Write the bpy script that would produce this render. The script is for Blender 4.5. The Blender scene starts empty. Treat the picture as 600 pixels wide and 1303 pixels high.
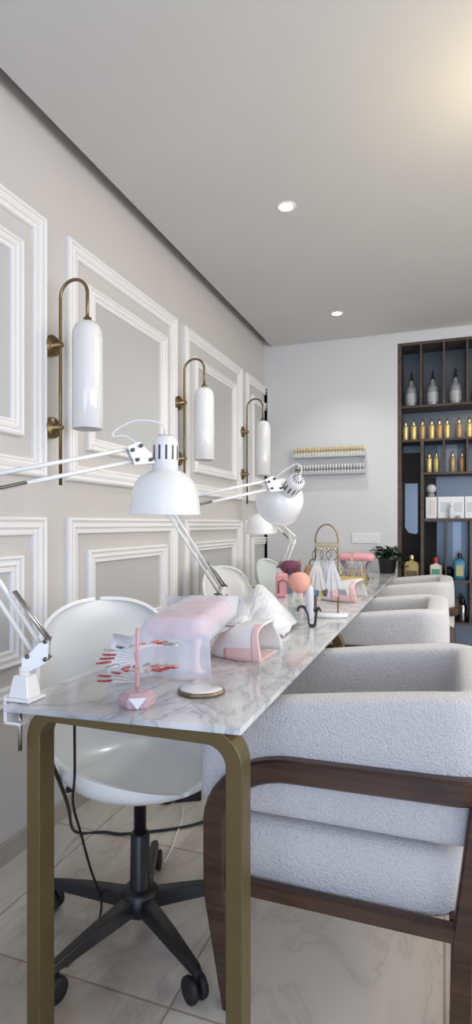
import bpy, bmesh, math, random
from mathutils import Vector, Matrix
random.seed(7)
PI = math.pi
sc = bpy.context.scene
COL = sc.collection
V = Vector

# ------------------------------------------------------------------ materials
def nodes_of(name):
    m = bpy.data.materials.new(name); m.use_nodes = True
    nt = m.node_tree; b = nt.nodes['Principled BSDF']
    return m, nt, b

def mat(name, col, rough=.5, metal=0., var=.04, nscale=6., bump=0., bscale=60., trans=0., coat=0., emit=None, alpha=1., spec=None, sss=0.):
    m, nt, b = nodes_of(name)
    tc = nt.nodes.new('ShaderNodeTexCoord')
    n = nt.nodes.new('ShaderNodeTexNoise'); n.inputs['Scale'].default_value = nscale; n.inputs['Detail'].default_value = 4
    nt.links.new(tc.outputs['Object'], n.inputs['Vector'])
    r = nt.nodes.new('ShaderNodeValToRGB')
    r.color_ramp.elements[0].position = .3; r.color_ramp.elements[1].position = .7
    r.color_ramp.elements[0].color = tuple(max(0, c*(1-var)) for c in col)+(1,)
    r.color_ramp.elements[1].color = tuple(min(1, c*(1+var)) for c in col)+(1,)
    nt.links.new(n.outputs['Fac'], r.inputs['Fac']); nt.links.new(r.outputs['Color'], b.inputs['Base Color'])
    b.inputs['Roughness'].default_value = rough; b.inputs['Metallic'].default_value = metal
    b.inputs['Transmission Weight'].default_value = trans
    b.inputs['Coat Weight'].default_value = coat
    b.inputs['Alpha'].default_value = alpha
    if spec is not None: b.inputs['Specular IOR Level'].default_value = spec
    if sss: b.inputs['Subsurface Weight'].default_value = sss; b.inputs['Subsurface Radius'].default_value = (.02,.015,.01)
    if emit:
        b.inputs['Emission Color'].default_value = emit[0]+(1,); b.inputs['Emission Strength'].default_value = emit[1]
    if bump:
        n2 = nt.nodes.new('ShaderNodeTexNoise'); n2.inputs['Scale'].default_value = bscale; n2.inputs['Detail'].default_value = 3
        nt.links.new(tc.outputs['Object'], n2.inputs['Vector'])
        bp = nt.nodes.new('ShaderNodeBump'); bp.inputs['Strength'].default_value = bump; bp.inputs['Distance'].default_value = .01
        nt.links.new(n2.outputs['Fac'], bp.inputs['Height']); nt.links.new(bp.outputs['Normal'], b.inputs['Normal'])
    return m

def marble_mat(name, base, vein, scale, rough, warm=None):
    m, nt, b = nodes_of(name); N = nt.nodes.new; L = nt.links.new
    tc = N('ShaderNodeTexCoord'); mp = N('ShaderNodeMapping'); mp.inputs['Rotation'].default_value = (0, 0, .7)
    mp.inputs['Scale'].default_value = (scale, scale*.42, scale)
    L(tc.outputs['Object'], mp.inputs['Vector'])
    n = N('ShaderNodeTexNoise'); n.inputs['Scale'].default_value = 2.2; n.inputs['Detail'].default_value = 9; n.inputs['Roughness'].default_value = .62; n.inputs['Distortion'].default_value = 1.6
    L(mp.outputs['Vector'], n.inputs['Vector'])
    sub = N('ShaderNodeMath'); sub.operation = 'SUBTRACT'; sub.inputs[1].default_value = .5; L(n.outputs['Fac'], sub.inputs[0])
    ab = N('ShaderNodeMath'); ab.operation = 'ABSOLUTE'; L(sub.outputs[0], ab.inputs[0])
    r = N('ShaderNodeValToRGB'); e = r.color_ramp.elements
    e[0].position = 0; e[0].color = vein+(1,); e[1].position = .07; e[1].color = base+(1,)
    x = r.color_ramp.elements.new(.02); x.color = tuple((a+2*c)/3 for a, c in zip(vein, base))+(1,)
    L(ab.outputs[0], r.inputs['Fac'])
    n2 = N('ShaderNodeTexNoise'); n2.inputs['Scale'].default_value = 1.3; n2.inputs['Detail'].default_value = 5; n2.inputs['Distortion'].default_value = .8
    L(mp.outputs['Vector'], n2.inputs['Vector'])
    r2 = N('ShaderNodeValToRGB'); r2.color_ramp.elements[0].position = .35; r2.color_ramp.elements[0].color = tuple(c*(.80 if warm else .74) for c in (warm or base))+(1,)
    r2.color_ramp.elements[1].position = .56; r2.color_ramp.elements[1].color = (1, 1, 1, 1)
    L(n2.outputs['Fac'], r2.inputs['Fac'])
    mx = N('ShaderNodeMix'); mx.data_type = 'RGBA'; mx.blend_type = 'MULTIPLY'; mx.inputs[0].default_value = 1
    L(r.outputs['Color'], mx.inputs[6]); L(r2.outputs['Color'], mx.inputs[7])
    b.inputs['Roughness'].default_value = rough
    return m, nt, b, mx

def marble_top():
    m, nt, b, mx = marble_mat('marble_top', (.70, .705, .72), (.42, .44, .455), 2.2, .09)
    nt.links.new(mx.outputs[2], b.inputs['Base Color']); return m

def floor_mat():
    m, nt, b, mx = marble_mat('floor_tiles', (.62, .575, .52), (.52, .475, .425), 1.3, .20, (.85, .8, .75))
    N = nt.nodes.new; L = nt.links.new
    tc = N('ShaderNodeTexCoord'); mp = N('ShaderNodeMapping'); mp.inputs['Rotation'].default_value = (0, 0, 0)
    L(tc.outputs['Object'], mp.inputs['Vector'])
    br = N('ShaderNodeTexBrick'); br.offset = 0.; br.inputs['Scale'].default_value = 1
    br.inputs['Brick Width'].default_value = .6; br.inputs['Row Height'].default_value = .6; br.inputs['Mortar Size'].default_value = .003
    br.inputs['Color1'].default_value = (1, 1, 1, 1); br.inputs['Color2'].default_value = (.82, .80, .78, 1); br.inputs['Mortar'].default_value = (.55, .5, .45, 1)
    L(mp.outputs['Vector'], br.inputs['Vector'])
    m2 = N('ShaderNodeMix'); m2.data_type = 'RGBA'; m2.blend_type = 'MULTIPLY'; m2.inputs[0].default_value = 1
    L(mx.outputs[2], m2.inputs[6]); L(br.outputs['Color'], m2.inputs[7]); L(m2.outputs[2], b.inputs['Base Color'])
    return m

def boucle_mat(name, col):
    m, nt, b = nodes_of(name); N = nt.nodes.new; L = nt.links.new
    tc = N('ShaderNodeTexCoord')
    v = N('ShaderNodeTexVoronoi'); v.inputs['Scale'].default_value = 230; L(tc.outputs['Object'], v.inputs['Vector'])
    n = N('ShaderNodeTexNoise'); n.inputs['Scale'].default_value = 90; n.inputs['Detail'].default_value = 3; L(tc.outputs['Object'], n.inputs['Vector'])
    ad = N('ShaderNodeMath'); ad.operation = 'SUBTRACT'; L(n.outputs['Fac'], ad.inputs[0]); L(v.outputs['Distance'], ad.inputs[1])
    bp = N('ShaderNodeBump'); bp.inputs['Strength'].default_value = .38; bp.inputs['Distance'].default_value = .008
    L(ad.outputs[0], bp.inputs['Height']); L(bp.outputs['Normal'], b.inputs['Normal'])
    r = N('ShaderNodeValToRGB'); r.color_ramp.elements[0].position = .0; r.color_ramp.elements[0].color = col+(1,)
    r.color_ramp.elements[1].position = .9; r.color_ramp.elements[1].color = tuple(c*.80 for c in col)+(1,)
    L(v.outputs['Distance'], r.inputs['Fac']); L(r.outputs['Color'], b.inputs['Base Color'])
    b.inputs['Roughness'].default_value = .95; b.inputs['Sheen Weight'].default_value = .25
    return m

def wood_mat(name, c1, c2, rough=.35, scale=1.):
    m, nt, b = nodes_of(name); N = nt.nodes.new; L = nt.links.new
    tc = N('ShaderNodeTexCoord'); mp = N('ShaderNodeMapping'); mp.inputs['Scale'].default_value = (3*scale, 30*scale, 30*scale); L(tc.outputs['Object'], mp.inputs['Vector'])
    n = N('ShaderNodeTexNoise'); n.inputs['Scale'].default_value = 1.5; n.inputs['Detail'].default_value = 6; n.inputs['Distortion'].default_value = 1.; L(mp.outputs['Vector'], n.inputs['Vector'])
    r = N('ShaderNodeValToRGB'); r.color_ramp.elements[0].position = .35; r.color_ramp.elements[0].color = c1+(1,)
    r.color_ramp.elements[1].position = .68; r.color_ramp.elements[1].color = c2+(1,)
    L(n.outputs['Fac'], r.inputs['Fac']); L(r.outputs['Color'], b.inputs['Base Color'])
    b.inputs['Roughness'].default_value = rough
    return m

def glass_mat(name, col, rough=.05, alpha=.35):
    m, nt, b = nodes_of(name)
    b.inputs['Base Color'].default_value = col+(1,); b.inputs['Roughness'].default_value = rough
    b.inputs['Alpha'].default_value = alpha; b.inputs['Coat Weight'].default_value = .5
    return m

def sheet_mat(name, col, alpha):
    m, nt, b = nodes_of(name); N = nt.nodes.new; L = nt.links.new
    tc = N('ShaderNodeTexCoord'); n = N('ShaderNodeTexNoise'); n.inputs['Scale'].default_value = 14; n.inputs['Detail'].default_value = 5
    L(tc.outputs['Object'], n.inputs['Vector'])
    mr = N('ShaderNodeMapRange'); mr.inputs['To Min'].default_value = alpha-.14; mr.inputs['To Max'].default_value = min(1, alpha+.14)
    L(n.outputs['Fac'], mr.inputs['Value']); L(mr.outputs['Result'], b.inputs['Alpha'])
    bp = N('ShaderNodeBump'); bp.inputs['Strength'].default_value = .15; bp.inputs['Distance'].default_value = .01
    n2 = N('ShaderNodeTexNoise'); n2.inputs['Scale'].default_value = 30; L(tc.outputs['Object'], n2.inputs['Vector'])
    L(n2.outputs['Fac'], bp.inputs['Height']); L(bp.outputs['Normal'], b.inputs['Normal'])
    b.inputs['Base Color'].default_value = col+(1,); b.inputs['Roughness'].default_value = .7
    return m

M = dict(
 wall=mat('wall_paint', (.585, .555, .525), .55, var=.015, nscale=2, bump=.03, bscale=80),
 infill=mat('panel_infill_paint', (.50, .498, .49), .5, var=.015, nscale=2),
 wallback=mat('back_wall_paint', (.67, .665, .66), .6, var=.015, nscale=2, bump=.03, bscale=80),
 ceil=mat('ceiling_paint', (.62, .61, .59), .7, var=.015, nscale=1.5),
 mould=mat('moulding_paint', (.84, .82, .80), .4, var=.01),
 base=mat('stone_skirting', (.40, .35, .30), .35, var=.08, nscale=9),
 marble=marble_top(), floor=floor_mat(),
 boucle=boucle_mat('boucle_fabric', (.67, .655, .66)),
 walnut=wood_mat('walnut_wood', (.030, .014, .008), (.078, .037, .020), .30),
 shelfwood=wood_mat('shelf_wood', (.050, .034, .024), (.105, .076, .056), .55),
 brass=mat('aged_brass', (.25, .19, .10), .30, 1., var=.15, nscale=12),
 gold=mat('table_brass_paint', (.150, .112, .045), .42, .55, var=.08, nscale=5),
 goldb=mat('gold_bottle', (.74, .56, .22), .3, .5, var=.15, nscale=30),
 goldc=mat('gold_cap', (.80, .68, .42), .22, .9),
 amber=mat('amber_bottle', (.50, .30, .15), .3, .3, var=.15, nscale=30),
 white=mat('white_plastic', (.80, .79, .78), .28, coat=.3, var=.01),
 shell=mat('white_shell_plastic', (.80, .80, .775), .30, coat=.25, var=.01),
 mint=mat('pale_green_shell', (.70, .74, .71), .3, coat=.2, var=.01),
 lampw=mat('white_lamp_enamel', (.82, .81, .79), .25, coat=.4, var=.01),
 porcelain=mat('white_glass_shade', (.80, .79, .775), .14, coat=.6, var=.01),
 black=mat('black_plastic', (.012, .012, .014), .35, var=.1),
 rubber=mat('black_rubber', (.010, .010, .010), .6),
 chrome=mat('steel', (.45, .44, .43), .22, 1.),
 steel=mat('dark_steel', (.16, .15, .14), .3, .9),
 pink=mat('pink_plastic', (.62, .36, .37), .35, var=.02),
 pinkl=mat('pink_leather', (.80, .36, .41), .5, var=.04, bump=.1, bscale=120),
 pinks=mat('pale_pink_plastic', (.82, .55, .52), .3, var=.02),
 peach=mat('peach_bristles', (.86, .42, .33), .9, var=.08, nscale=60, bump=.5, bscale=200),
 plum=mat('plum_sponge', (.18, .055, .095), .9, var=.25, nscale=60, bump=.4, bscale=150),
 crystal=mat('pink_crystal', (.74, .50, .54), .12, trans=.3, coat=.6, var=.1, nscale=20),
 clear=glass_mat('clear_acrylic', (.85, .87, .88), .08, .28),
 clearstick=glass_mat('clear_tip_plastic', (.86, .86, .86), .15, .6),
 glass=glass_mat('clear_glass', (.75, .80, .80), .03, .22),
 red=mat('red_polish', (.33, .008, .014), .12, coat=.8, var=.1),
 coral=mat('coral_polish', (.62, .10, .08), .15, coat=.8),
 nude=mat('nude_polish', (.45, .33, .28), .15, .4, coat=.8, var=.3, nscale=40),
 silver=mat('silver_polish', (.5, .48, .46), .25, .8, var=.3, nscale=80),
 darkpol=mat('dark_polish', (.03, .025, .025), .1, coat=.8),
 sheet=sheet_mat('nonwoven_sheet', (.84, .87, .96), .36),
 paper=sheet_mat('white_tissue', (.84, .84, .86), .88),
 agate=mat('agate_face', (.72, .72, .74), .12, coat=.7, var=.08, nscale=14),
 agateedge=mat('agate_gold_rim', (.20, .145, .085), .4, .5, var=.5, nscale=70),
 stonewhite=mat('white_marble_base', (.76, .75, .74), .15, var=.12, nscale=12),
 blue=mat('blue_plastic', (.03, .14, .33), .3), yellow=mat('yellow_plastic', (.65, .55, .14), .35), maroon=mat('maroon_plastic', (.22, .03, .07), .3),
 tan=mat('tan_leather', (.36, .20, .10), .55, var=.1), ivory=mat('ivory_tips', (.80, .74, .62), .3),
 grey=mat('grey_plastic', (.30, .30, .31), .4), pale=mat('pale_lilac_plastic', (.62, .62, .67), .35, var=.02),
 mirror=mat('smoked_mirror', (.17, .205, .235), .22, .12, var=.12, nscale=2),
 palerefl=mat('pale_reflection', (.40, .46, .50), .2, .15, var=.08, nscale=2),
 doorrefl=mat('brown_door_reflection', (.030, .018, .012), .6, var=.2),
 pump=mat('grey_bottle_glass', (.34, .35, .37), .22, .15, var=.10, nscale=10),
 pumpblue=mat('pump_label', (.46, .46, .46), .35),
 leaf=mat('dark_leaf', (.012, .035, .018), .4, var=.5, nscale=30), soil=mat('soil', (.02, .014, .01), .9),
 boxw=mat('white_carton', (.74, .74, .74), .4, var=.02), boxp=mat('carton_panel', (.54, .56, .58), .35),
 cream=mat('cream_lotion', (.66, .62, .52), .35), green=mat('green_label', (.10, .33, .22), .4), bred=mat('red_cap', (.35, .03, .03), .3),
 bblue=mat('blue_bottle', (.02, .16, .28), .2, coat=.5), ylabel=mat('olive_label', (.42, .42, .20), .4),
 goldbig=mat('gold_lotion_bottle', (.44, .33, .13), .35, .3), darklabel=mat('brown_label', (.16, .11, .05), .4),
 led=mat('led_lens', (.8, 1, .97), .3, emit=((.80, 1., .95), 9.)),
 shadein=mat('shade_inside', (.30, .30, .31), .35, var=.02),
 slot=mat('vent_slot', (.03, .03, .03), .5), socket=mat('socket_white', (.78, .78, .77), .3),
 sheer=mat('light_grey_metal', (.46, .46, .48), .35, .3), lime=mat('lime_dried_leaves', (.42, .42, .25), .6, var=.3, nscale=50, bump=.4, bscale=70),
 outside=mat('window_frame_white', (.7, .7, .7), .4),
)

# ------------------------------------------------------------------ mesh builder
class MB:
    def __init__(s): s.v = []; s.f = []; s.sm = []
    def add(s, vs, fs, smooth=True, mx=None):
        o = len(s.v)
        for p in vs:
            p = V(p); s.v.append(tuple(mx @ p) if mx else tuple(p))
        for f in fs: s.f.append([i+o for i in f]); s.sm.append(smooth)
        return s
    def box(s, c, d, rz=0, mx=None, smooth=False):
        c = V(c); hx, hy, hz = d[0]/2, d[1]/2, d[2]/2
        R = Matrix.Rotation(rz, 3, 'Z')
        vs = [c + R @ V((x*hx, y*hy, z*hz)) for z in (-1, 1) for y in (-1, 1) for x in (-1, 1)]
        return s.add(vs, [(0,2,3,1),(4,5,7,6),(0,1,5,4),(2,6,7,3),(0,4,6,2),(1,3,7,5)], smooth, mx)
    def bx(s, a, b):
        return s.box([(p+q)/2 for p, q in zip(a, b)], [abs(q-p) for p, q in zip(a, b)])
    def tube(s, pts, r, n=10, cap=True, closed=False, mx=None, flat=1.):
        pts = [V(p) for p in pts]; k = len(pts)
        rs = r if isinstance(r, (list, tuple)) else [r]*k
        vs = []; up = None
        for i, p in enumerate(pts):
            if closed: t = (pts[(i+1) % k]-pts[i-1]).normalized()
            else: t = (pts[min(i+1, k-1)]-pts[max(i-1, 0)]).normalized()
            if up is None:
                a = V((0, 0, 1)) if abs(t.z) < .9 else V((1, 0, 0))
                up = (a - t*a.dot(t)).normalized()
            else:
                up = (up - t*up.dot(t)).normalized()
            w = t.cross(up)
            for j in range(n):
                a = 2*PI*j/n
                vs.append(p + up*math.cos(a)*rs[i]*flat + w*math.sin(a)*rs[i])
        fs = []
        for i in range(k if closed else k-1):
            i2 = (i+1) % k
            for j in range(n):
                j2 = (j+1) % n
                fs.append((i*n+j, i2*n+j, i2*n+j2, i*n+j2))
        s.add(vs, fs, True, mx)
        if cap and not closed:
            s.add(vs[:n], [tuple(range(n))], False, mx); s.add(vs[-n:], [tuple(range(n))[::-1]], False, mx)
        return s
    def lathe(s, prof, n=24, c=(0, 0, 0), axis=None, cap=True, sx=1, sy=1, smooth=True):
        """prof: list of (r, z). axis: Vector the z axis is turned to"""
        mx = Matrix.Translation(V(c))
        if axis is not None: mx = mx @ V((0, 0, 1)).rotation_difference(V(axis).normalized()).to_matrix().to_4x4()
        vs = []
        for r, z in prof:
            for j in range(n):
                a = 2*PI*j/n; vs.append((r*math.cos(a)*sx, r*math.sin(a)*sy, z))
        fs = []
        for i in range(len(prof)-1):
            for j in range(n):
                j2 = (j+1) % n; fs.append((i*n+j, i*n+j2, (i+1)*n+j2, (i+1)*n+j))
        if cap: fs.append(tuple(range(n))[::-1]); fs.append(tuple(range((len(prof)-1)*n, len(prof)*n)))
        return s.add(vs, fs, smooth, mx)
    def ball(s, c, r, n=16, m=10, sc3=(1, 1, 1), mx=None):
        prof = [(math.sin(PI*i/m)*1.0, -math.cos(PI*i/m)) for i in range(m+1)]
        vs = []
        for a, z in prof:
            for j in range(n):
                t = 2*PI*j/n; vs.append((c[0]+r*sc3[0]*a*math.cos(t), c[1]+r*sc3[1]*a*math.sin(t), c[2]+r*sc3[2]*z))
        fs = [(i*n+j, i*n+(j+1) % n, (i+1)*n+(j+1) % n, (i+1)*n+j) for i in range(m) for j in range(n)]
        return s.add(vs, fs, True, mx)
    def grid(s, P, smooth=True, mx=None):
        r = len(P); c = len(P[0])
        return s.add([p for row in P for p in row], [(i*c+j, i*c+j+1, (i+1)*c+j+1, (i+1)*c+j) for i in range(r-1) for j in range(c-1)], smooth, mx)
    def prism(s, poly, h, mx=None, smooth=False):
        """poly in local xy, extruded 0..h along z, moved by mx"""
        n = len(poly)
        vs = [(x, y, 0) for x, y in poly]+[(x, y, h) for x, y in poly]
        fs = [tuple(range(n))[::-1], tuple(range(n, 2*n))]+[(i, (i+1) % n, n+(i+1) % n, n+i) for i in range(n)]
        return s.add(vs, fs, smooth, mx)
    def build(s, name, material, parent=None, bevel=0, bseg=2, sub=0, solid=0, weld=True, auto=None, off=0, kind=None, label=None):
        me = bpy.data.meshes.new(name); me.from_pydata(s.v, [], s.f)
        for p, sm in zip(me.polygons, s.sm): p.use_smooth = sm
        bm = bmesh.new(); bm.from_mesh(me)
        if weld: bmesh.ops.remove_doubles(bm, verts=bm.verts, dist=1e-5)
        bmesh.ops.dissolve_degenerate(bm, edges=bm.edges, dist=1e-6)
        bmesh.ops.recalc_face_normals(bm, faces=bm.faces)
        bm.to_mesh(me); bm.free()
        me.materials.append(M[material] if isinstance(material, str) else material)
        o = bpy.data.objects.new(name, me); COL.objects.link(o)
        if parent: o.parent = parent
        if solid:
            md = o.modifiers.new('s', 'SOLIDIFY'); md.thickness = solid; md.offset = off
        if bevel:
            md = o.modifiers.new('b', 'BEVEL'); md.width = bevel; md.segments = bseg; md.limit_method = 'ANGLE'; md.angle_limit = .6
        if sub:
            md = o.modifiers.new('u', 'SUBSURF'); md.levels = sub; md.render_levels = sub
        if kind: o['kind'] = kind
        if label: o['label'] = label
        return o

def thing(name, label, cat, loc=(0, 0, 0), rz=0, group=None):
    o = bpy.data.objects.new(name, None); COL.objects.link(o); o.empty_display_size = .05
    o.location = loc; o.rotation_euler = (0, 0, rz); o['label'] = label; o['category'] = cat
    if group: o['group'] = group
    return o
def tag(o, label, cat, group=None, loc=None, rz=None):
    o['label'] = label; o['category'] = cat
    if group: o['group'] = group
    if loc is not None: o.location = loc
    if rz is not None: o.rotation_euler = (0, 0, rz)
    return o
def dup(root, loc, rz=None, label=None, group=None):
    r = root.copy(); COL.objects.link(r); r.location = loc
    if rz is not None: r.rotation_euler = (0, 0, rz)
    if label: r['label'] = label
    if group: r['group'] = group
    for ch in list(root.children):
        c = ch.copy(); COL.objects.link(c); c.parent = r
        for g in list(ch.children):
            d = g.copy(); COL.objects.link(d); d.parent = c
    return r
def struct(o): o['kind'] = 'structure'; return o
def arc(cx, cz, r, a0, a1, n, f):
    return [f(cx+r*math.cos(a0+(a1-a0)*i/n), cz+r*math.sin(a0+(a1-a0)*i/n)) for i in range(n+1)]
def smooth_path(pts, n=6):
    """Catmull-Rom"""
    p = [V(a) for a in pts]; p = [p[0]*2-p[1]]+p+[p[-1]*2-p[-2]]; out = []
    for i in range(1, len(p)-2):
        for k in range(n):
            t = k/n; a, b, c, d = p[i-1], p[i], p[i+1], p[i+2]
            out.append(.5*((2*b)+(-a+c)*t+(2*a-5*b+4*c-d)*t*t+(-a+3*b-3*c+d)*t**3))
    out.append(p[-2]); return out

# ------------------------------------------------------------------ the room
XW, YB, ZC = -1.375, 4.461, 2.557
XR, YF = 2.7, -2.3
struct(MB().bx((XW-.1, YF-.1, -.1), (XR+.1, YB+.1, 0)).build('floor', 'floor'))
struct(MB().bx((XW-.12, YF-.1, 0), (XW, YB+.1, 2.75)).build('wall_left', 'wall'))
# back wall with the shelf niche cut out
NX0, NX1, NZ1 = -.330, .965, 2.476
b = MB(); b.bx((XW, YB, 0), (NX0, YB+.12, 2.75)); b.bx((NX0, YB, NZ1), (NX1, YB+.12, 2.75)); b.bx((NX1, YB, 0), (XR, YB+.12, 2.75))
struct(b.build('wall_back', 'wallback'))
# ceiling slab with a shadow gap along the panelled wall and the back wall
b = MB(); b.bx((XW+.066, YF, ZC), (XR, YB-.006, ZC+.06)); b.bx((XW-.1, YF-.1, 2.70), (XR+.1, YB+.1, 2.80))
struct(b.build('ceiling', 'ceil'))
# right wall with two wide windows, wall behind the camera
b = MB()
b.bx((XR, YF, 0), (XR+.12, YB+.1, .7)); b.bx((XR, YF, 2.3), (XR+.12, YB+.1, 2.75))
for y0, y1 in ((YF, -1.6), (.2, .7), (2.7, YB+.1)): b.bx((XR, y0, .7), (XR+.12, y1, 2.3))
struct(b.build('wall_right', 'wallback'))
b = MB(); b.bx((XW, YF-.12, 0), (-.9, YF, 2.75)); b.bx((1.1, YF-.12, 0), (XR, YF, 2.75)); b.bx((-.9, YF-.12, 2.15), (1.1, YF, 2.75)); struct(b.build('wall_front', 'wallback'))
b = MB()
for a in (-.87, .1, 1.07): b.box((a, YF-.06, 1.075), (.06, .05, 2.15))
for z in (.03, 2.12): b.box((.1, YF-.06, z), (2.0, .05, .06))
dr = struct(b.build('door_1', 'outside')); MB().box((.1, YF-.06, 1.075), (1.94, .006, 2.09)).build('door_glass', 'glass', dr)
for k, (y0, y1) in enumerate(((-1.6, .2), (.7, 2.7))):
    b = MB()
    for a in (y0+.03, (y0+y1)/2, y1-.03): b.box((XR+.06, a, 1.5), (.05, .05, 1.6))
    for z in (.73, 2.27): b.box((XR+.06, (y0+y1)/2, z), (.05, y1-y0, .05))
    w = struct(b.build('window_%d' % (k+1), 'outside'))
    MB().box((XR+.06, (y0+y1)/2, 1.5), (.006, y1-y0-.06, 1.55)).build('window_glass', 'glass', w)
b = MB(); b.bx((XW, YF, 0), (XW+.014, YB, .068)); struct(b.build('baseboard_left', 'base', bevel=.002))
b = MB(); b.bx((XW+.014, YB-.014, 0), (NX0, YB, .068)); struct(b.build('baseboard_back', 'base', bevel=.002))

# picture-frame mouldings on the left wall
PROF = [(0, 0), (0, .010), (.004, .015), (.010, .017), (.016, .014), (.018, .009), (.024, .009), (.028, .013), (.036, .015), (.042, .012), (.045, .007), (.051, .007), (.054, .011), (.061, .011), (.065, .007), (.066, 0)]
def frame_loop(b, y0, y1, z0, z1, prof, yclip=None):
    rows = []
    for u, h in prof:
        h = h*1.45
        rows.append([(XW+h, y0+u, z0+u), (XW+h, y1-u, z0+u), (XW+h, y1-u, z1-u), (XW+h, y0+u, z1-u)])
    for k in range(4):
        k2 = (k+1) % 4
        g = [[r[k], r[k2]] for r in rows]
        if yclip: g = [[(x, min(y, yclip), z) for x, y, z in row] for row in g]
        b.grid(g, smooth=False)
n = 0
bays = [(-1.325, -.37), (-.265, .69), (.795, 1.75-.022), (1.855, 2.81), (2.915, 3.872), (3.975, 4.93)]
for (y0, y1) in bays:
    for z0, z1, i0, i1 in ((1.292, 2.235, 1.424, 2.10), (.515, 1.150, .645, 1.018)):
        n += 1
        clip = YB-.001 if y1 > YB else None
        b = MB(); frame_loop(b, y0, y1, z0, z1, PROF, clip); frame_loop(b, y0+.132, y1-.122, i0, i1, [(u*.85, h) for u, h in PROF], clip)
        tr = struct(b.build('trim_%d' % n, 'mould'))
        yy0, yy1 = y0+.132+.054, min(y1-.122-.054, YB-.002)
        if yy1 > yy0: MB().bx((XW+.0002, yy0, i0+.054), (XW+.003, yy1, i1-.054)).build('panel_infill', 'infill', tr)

# ------------------------------------------------------------------ ceiling downlights
def downlight(x, y, label):
    t = thing('ceiling_downlight', label, 'ceiling light', (x, y, ZC), 0, 'recessed ceiling spotlights')
    MB().lathe([(.030, .002), (.032, -.003), (.043, -.004), (.046, 0), (.046, .004)], 28, cap=False).build('trim_ring', 'lampw', t)
    MB().lathe([(.001, -.002), (.016, -.004), (.030, -.001)], 24, cap=False).build('lens', 'led', t)
downlight(-.671, 2.513, 'lit round ceiling spotlight, the nearer and larger of the two')
downlight(-.689, 3.907, 'lit round ceiling spotlight farther back, close to the back wall')

# ------------------------------------------------------------------ wall sconces
def sconce(y, label):
    t = thing('wall_sconce', label, 'wall lamp', (XW, y, 1.266), 0, 'brass arched wall lamps')
    px_, R = .055, .058
    path = [(px_, 0, 0), (px_, 0, .35), (px_, 0, .685)]+[(px_+R-R*math.cos(a), 0, .686+R*math.sin(a)) for a in [PI*i/14 for i in range(15)]]+[(px_+2*R, 0, .66), (px_+2*R, 0, .575)]
    MB().tube(path, .0062, 12).build('arched_pole', 'brass', t)
    for z in (.514, .212):
        m = MB().lathe([(.036, 0), (.039, .003), (.039, .026), (.035, .030), (.012, .030), (.012, px_+.004)], 28, (0, 0, z), (1, 0, 0)).build('wall_mount', 'brass', t)
        MB().ball((px_+.004, 0, z), .010).build('mount_knob', 'brass', m)
    x = px_+2*R
    sh = MB().lathe([(.010, .585), (.032, .581), (.045, .568), (.052, .548), (.054, .52), (.054, .35), (.0545, .20), (.052, .198), (.051, .30), (.049, .55), (.01, .57)], 36, (x, 0, 0), cap=False).build('lamp_shade', 'porcelain', t)
    MB().lathe([(.001, .600), (.014, .599), (.016, .586), (.016, .583)], 20, (x, 0, 0)).build('shade_cap', 'brass', t)
    return t
sconce(1.755, 'arched brass wall lamp with long white shade, the nearest and largest of the three')
sconce(2.82, 'arched brass wall lamp with white shade, between the nearest lamp and the far corner')
sconce(3.87, 'arched brass wall lamp with white shade, farthest away near the back corner')

# ------------------------------------------------------------------ table
XL, XRt, Y0, Y1, ZT = -.809, -.331, .925, 4.363, .77
t = thing('manicure_table', 'long narrow marble topped manicure table on brass coloured bent frames', 'table', (-.57, 2.6, 0))
def L(*p): return tuple(a-b for a, b in zip(p, (-.57, 2.6, 0)))
b = MB(); poly = [(XL+.57, .897-2.6), (XRt+.57, .936-2.6), (XRt+.57, Y1-2.6), (XL+.57, Y1-2.6)]
b.prism(poly, .012, Matrix.Translation((0, 0, ZT-.012)))
b.build('marble_top', 'marble', t, bevel=.0015)
def bentframe(y):
    w, h, r = .032, .048, .070   # bar thickness, depth along y, corner radius (outer)
    x0, x1, zt = XL+.008, XRt-.004, ZT-.012
    def outline(off):
        rr = r-off; a = x0+off; c = x1-off; z = zt-off
        p = [(a, 0)]+[(a+rr-rr*math.cos(q), z-rr+rr*math.sin(q)) for q in [PI/2*i/10 for i in range(11)]]
        p += [(c-rr+rr*math.sin(q), z-rr+rr*math.cos(q)) for q in [PI/2*i/10 for i in range(11)]]+[(c, 0)]
        return p
    o, i = outline(0), outline(w); rows = []
    for (a, c), (d, e) in zip(o, i):
        rows.append([L(a, y, c), L(a, y+h, c), L(d, y+h, e), L(d, y, e), L(a, y, c)])
    b = MB(); b.grid(rows, smooth=False); b.add([rows[0][k] for k in range(4)], [(0, 1, 2, 3)]); b.add([rows[-1][k] for k in range(4)], [(0, 1, 2, 3)])
    b.build('bent_frame', 'gold', t, bevel=.002)
bentframe(.955); bentframe(2.02); bentframe(3.145); bentframe(4.25)
b = MB(); b.bx(L(XL+.07, 1.003, ZT-.042), L(XL+.09, 4.25, ZT-.012)); b.bx(L(XRt-.09, 1.003, ZT-.042), L(XRt-.07, 4.25, ZT-.012)); b.build('support_rail', 'gold', t)

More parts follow.
